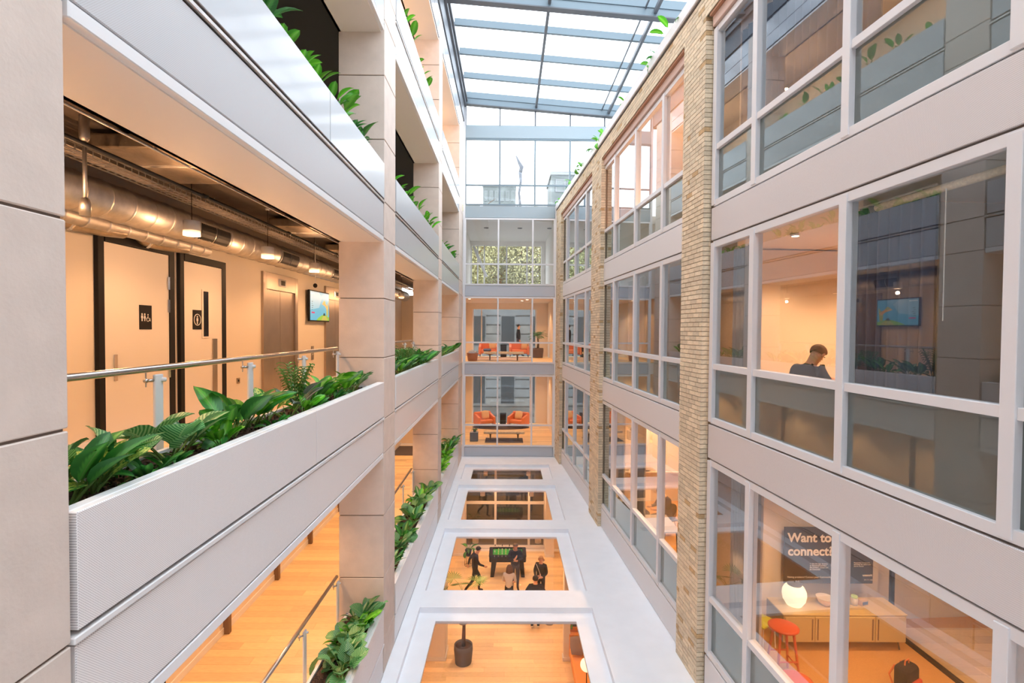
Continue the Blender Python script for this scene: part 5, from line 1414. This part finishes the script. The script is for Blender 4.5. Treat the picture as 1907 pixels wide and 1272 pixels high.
# ================================================================== HALL FURNITURE
t = thing('football_table', 'black table-football game with a green pitch', 'game table', (.05, 20.9, ZG))
part(MB().bbox(-.75, .75, -.40, .40, .62, .86, r=.05), 'cabinet', 'black', t, world=False)
b = MB()
b.bbox(-.76, -.60, -.41, .41, .84, .93, r=.03); b.bbox(.60, .76, -.41, .41, .84, .93, r=.03); b.bbox(-.62, .62, -.41, -.34, .84, .93, r=.02); b.bbox(-.62, .62, .34, .41, .84, .93, r=.02)
part(b, 'rim', 'black', t, world=False)
part(box(-.60, .60, -.34, .34, .855, .865), 'pitch', 'pitch_green', t, world=False)
for k in range(8):
    x = -.53 + k * .1515
    rd = part(MB().tube([(x, -.62 if k % 2 else -.52, .905), (x, .62 if k % 2 == 0 else .52, .905)], .008, 6), 'rod', 'chrome', t, world=False)
    e = -.66 if k % 2 else .66
    part(MB().tube([(x, e, .905), (x, e + (.09 if e < 0 else -.09), .905)], .018, 8), 'handle', 'black_gloss', rd, world=False)
    part(MB().ball((x, -.42, .905), .02, 8, 5), 'bearing', 'chrome', rd, world=False)
    m_ = MB()
    for c in ((-.2, 0, .2) if k not in (0, 7) else (0,)): m_.bbox(x - .018, x + .018, c - .022, c + .022, .868, .93, r=.008, seg=1); m_.ball((x, c, .94), .014, 6, 4)
    part(m_, 'players', 'player_yellow' if k % 2 else 'lamp_white', rd, world=False)
for sx_ in (-.55, .55):
    for sy_ in (-.30, .30): part(MB().prism([(-.13, .64), (.13, .64), (.09 , 0), (-.09, 0)], -.05, .05, lambda u, v, q, sx_=sx_, sy_=sy_: (sx_ + u * .8 + (v - .64) * (.12 if sx_ < 0 else -.12), sy_ + q, v)), 'leg', 'black', t, world=False)
palm('fan palm in a tall grey tub standing in the hall under the skylight', (-1.28, 15.25, ZG), .285, .55, 1.45, 9, .72, 'pot_grey', feather=False, trunkr=.045)
t = thing('plant_stand', 'thin wire plant stand by the hall column', 'stand', (-1.62, 21.6, ZG))
b = MB(); b.tube([(.16 * math.cos(a * PI / 8), .16 * math.sin(a * PI / 8), .02) for a in range(17)], .008, 5); b.tube([(.13 * math.cos(a * PI / 8), .13 * math.sin(a * PI / 8), .42) for a in range(17)], .008, 5); part(b, 'ring', 'stem_brown', t, world=False)
for k in range(6): part(MB().tube([(.16 * math.cos(k * PI / 3), .16 * math.sin(k * PI / 3), 0), (.13 * math.cos(k * PI / 3), .13 * math.sin(k * PI / 3), .43)], .007, 5), 'leg', 'stem_brown', t, world=False)
t = thing('potted_plant', 'leafy plant in a black pot on the wire stand', 'potted plant', (-1.62, 21.6, ZG + .42)); part(MB().lathe(0, 0, [(.10, 0), (.15, .26), (.13, .27), (.001, .24)], 16), 'pot', 'black', t, world=False)
for i in range(9): inst('leaf', LM['peace'][i % 4], t, Matrix.Translation((0, 0, .22)) @ Matrix.Rotation(i * 2.4, 4, 'Z') @ Matrix.Rotation(R_(i * 4), 4, 'Y') @ Matrix.Scale(.9, 4))
t = thing('sofa', 'orange upholstered bench sofa beside the slim hall post', 'sofa', (2.35, 14.6, ZG))
part(MB().bbox(1.92, 2.75, 13.4, 15.25, ZG + .18, ZG + .45, r=.04), 'seat', 'sofa_orange', t); part(MB().bbox(1.92, 2.75, 15.25, 15.42, ZG + .15, ZG + .85, r=.03), 'backrest', 'sofa_orange', t)
for x in (2.0, 2.66):
    for y in (13.5, 15.3): part(MB().tube([(x, y, ZG + .18), (x, y, ZG)], .02, 6), 'leg', 'black', t)
cushion('cushion', 'mauve-grey cushion propped on the orange sofa', 'grey_cushion', (2.15, 14.95, ZG + .46), .05, R_(55), .50, .14)
t = thing('planter_trough', 'orange trough planter behind the orange sofa', 'planter', (2.35, 15.7, ZG)); part(MB().bbox(1.95, 2.75, 15.46, 15.95, ZG, ZG + .95, r=.02), 'trough', 'sofa_orange', t); part(box(2.0, 2.7, 15.5, 15.9, ZG + .951, ZG + .96), 'soil', 'soil', t)
for i in range(4): plant('bright', 2.08 + .17 * i, 15.62 + .1 * (i % 2), ZG + .95, .8, 'bright leafy plant in the orange trough, %s from the hall post' % ordn(i), n=10)
t = thing('floor_lamp', 'white globe lamp beside the orange sofa, cut by the skylight edge', 'lamp', (2.13, 13.25, ZG)); part(MB().ball((0, 0, 1.25), .17, 20, 12), 'lamp_shade', 'globe_glow', t, world=False); part(MB().tube([(0, 0, .02), (0, 0, 1.09)], .012, 8), 'pole', 'black', t, world=False); part(MB().lathe(0, 0, [(.15, 0), (.15, .02), (.02, .03)], 18), 'base', 'black', t, world=False)
for i, y in enumerate((11.2, 15.5, 19.9, 22.7)):
    for j, x in enumerate((-.95, .96)):
        pendant(x, y, -6.50, 'white cylinder pendant lamp below the %s skylight, %s side' % (['nearest', 'football table', 'third', 'far'][i] if i else 'fan palm', ['gallery', 'brick'][j]), ztop=ZT - .205, r=.095, h=.17)
# ================================================================== OUTSIDE
def block(name, label, x0, x1, y0, y1, z0, z1, m='far_stone', rows=3, cols_=5, dark='far_dark', stone=True):
    t = thing(name, label, 'building', ((x0 + x1) / 2, y0, z0))
    part(box(x0, x1, y0, y1, z0, z1), 'wall', m, t)
    W2 = (x1 - x0) / cols_; H2 = (z1 - z0) / rows
    for r_ in range(rows):
        for c in range(cols_):
            a = x0 + W2 * (c + .28); zz = z0 + H2 * (r_ + .25)
            f_ = part(MB().box(a - .08, a + W2 * .44 + .08, y0 - .10, y0, zz - .08, zz + H2 * .5 + .08), 'window_frame', 'far_stone_light' if stone else 'far_white', t)
            part(box(a, a + W2 * .44, y0 - .12, y0 - .10, zz, zz + H2 * .5), 'pane', dark, f_)
    if stone:
        z = z0 + .45; k = 0
        while z < z1 - .6:
            part(box(x0, x1, y0 - .09, y0, z, z + .52), 'stone_course', 'far_stone' if int(z * 10) % 3 else 'far_stone_light', t); z += .62
    part(box(x0 - .1, x1 + .1, y0 - .2, y1, z1, z1 + .25), 'roof', 'far_stone_light' if stone else 'far_white', t)
    return t
block('stone_building', 'grey stone building seen through the lounge windows', -7, 7, 35, 40, -10, 1.9, rows=3, cols_=7)
def tree(label, x, y, z0, h, r, m, n_, seed):
    rnd = random.Random(seed); t = thing('tree', label, 'tree', (x, y, z0))
    tr = MB(); tr.tube([(0, 0, 0), (.1, 0, h * .4), (-.1, .1, h * .85)], [.22, .16, .05], 8)
    for i in range(9):
        a = i * 2.4; z = h * (.35 + .06 * i); tr.tube([(0, 0, z), (math.cos(a) * r * .45, math.sin(a) * r * .45, z + .6), (math.cos(a) * r * .8, math.sin(a) * r * .8, z + 1.4)], [.07, .045, .015], 5)
    part(tr, 'trunk', 'bark', t, world=False)
    mb = MB()
    for i in range(n_):
        th, ph = rnd.uniform(0, 2 * PI), math.acos(rnd.uniform(-1, 1)); rr = r * rnd.uniform(.3, 1) ** .5
        p = Vector((math.cos(th) * math.sin(ph) * rr, math.sin(th) * math.sin(ph) * rr, h * .68 + math.cos(ph) * rr * 1.35)); s = rnd.uniform(.055, .12)
        q = Euler((rnd.uniform(0, 6), rnd.uniform(0, 6), 0)).to_matrix(); a, b_ = q @ Vector((s, 0, 0)), q @ Vector((0, s * .7, 0))
        mb.add([p - a, p - b_, p + a, p + b_], [(0, 1, 2, 3)])
    part(mb, 'crown', m, t, kind='stuff', world=False)
for i, (x, y, h, r, m, lb) in enumerate(((-3.4, 42, 23.5, 3.1, 'tree_green', 'thin green tree behind the white diagonal brace'), (-.9, 46, 24.5, 3.2, 'tree_gold', 'golden autumn tree in the middle of the far window'), (2.2, 42.5, 23.5, 3.1, 'tree_green', 'yellow-green tree at the brick side of the far window'), (4.8, 47, 24, 3.2, 'tree_gold', 'golden tree partly hidden behind the brick piers'), (-6.4, 47, 24, 3.2, 'tree_gold', 'golden tree behind the gallery end'))):
    tree(lb, x, y, -10, h, r, m, 15000, i)
t = structure('ground'); part(box(-60, 60, 31, 150, -10.3, -10), 'lawn', 'grass_ground', t)
block('pale_building', 'pale distant office block on the skyline with stepped roof', -9, -5.2, 90, 100, -8, 21.5, 'far_white', 9, 5, 'far_grey', False)
block('pale_building', 'pale grey slab building beside the bent flue', -4.6, 1.2, 92, 100, -8, 25.5, 'far_grey', 10, 6, 'far_grey', False)
block('roof_housing', 'grey-green glazed roof housing on the brick side of the skyline', 3.3, 7.5, 40, 44, 4, 12.0, 'far_grey', 5, 3, 'far_grey', False)
t = thing('bent_flue', 'thin dark bent metal flue rising against the sky', 'flue', (.98, 46, 8))
part(MB().tube([(.95, 46, 8), (1.02, 46, 11.0), (.9, 46, 12.2), (1.05, 46, 13.2), (1.0, 46, 14.0)], [.16, .12, .10, .12, .16], 8), 'pipe', 'steel_grey', t)
part(MB().tube([(1.0, 46, 14.0), (1.12, 46, 14.5), (.85, 46, 15.0), (.62, 46, 15.5)], [.16, .20, .12, .05], 8), 'bent_head', 'steel_grey', t)
# ================================================================== LIGHT FROM THE ROOMS' OWN LAMPS (spots at lamp places, some point lights added for glow)
def point_lights(pts, p):
    for q in pts: point(q[0], q[1], q[2], p, WARM, .04)
def lamps(pts, p, ang=125):
    for q in pts: spot(q[0], q[1], q[2], p, WARM, ang, .07)
point_lights([(-3.8, y, 1.0) for y in (2.4, 4.3, 6.2, 8.14, 10.08, 12.0, 13.9, 16.2, 18.3, 20.5)], 15)  # added below the pendant shades to throw warm light on the soffit
lamps([(-3.8, y, 1.08) for y in (2.4, 4.3, 6.2, 8.14, 10.08, 12.0, 13.9, 16.2, 18.3, 20.5)], 45, 158)
lamps([(-3.8, y, -2.35) for y in (5.5, 7.6, 9.7, 12.0, 14.3, 16.8, 19.5, 21.8)], 105)
point_lights([(-3.5, y, 7.9) for y in (4, 8, 12, 16, 20)], 38)
lamps([RW(y, d, -2.14) for y in (1.5, 3.8, 5.6, 7.4) for d in (1.4, 3.4)], 120)
lamps([RW(6.9, 2.2, 1.40), RW(7.9, 1.5, 1.40), RW(7.9, 3.2, 1.40)], 150)
lamps([RW(y, 1.8, -2.14) for y in (10.4, 12.0, 13.6, 14.8)], 230)
lamps([RW(10.4, 1.6, 4.85), RW(12.0, 1.8, 4.85)], 260)
lamps([RW(18, 2, 1.3), RW(12.5, 3, 1.3), RW(4, 4, 4.85), RW(19, 2, -2.2)], 20)
lamps([(x, y, z) for z in (-2.14, 1.40) for x in (-1.6, 1.4) for y in (24.6, 27.2)], 85)
lamps([(x, y, -6.54) for x in (-.95, .96) for y in (11.2, 15.5, 19.9, 22.7)], 110)
lamps([(x, y, -6.3) for x in (-2.9, 2.9) for y in (9, 13.2, 17.3, 21.3)], 95)
point_lights([RW(3.85, .5, 2.75)], 45)
point_lights([RW(10.9, .9, 3.0), RW(12.6, .9, 3.0)], 45)  # added without a fixture to make the film panes glow orange
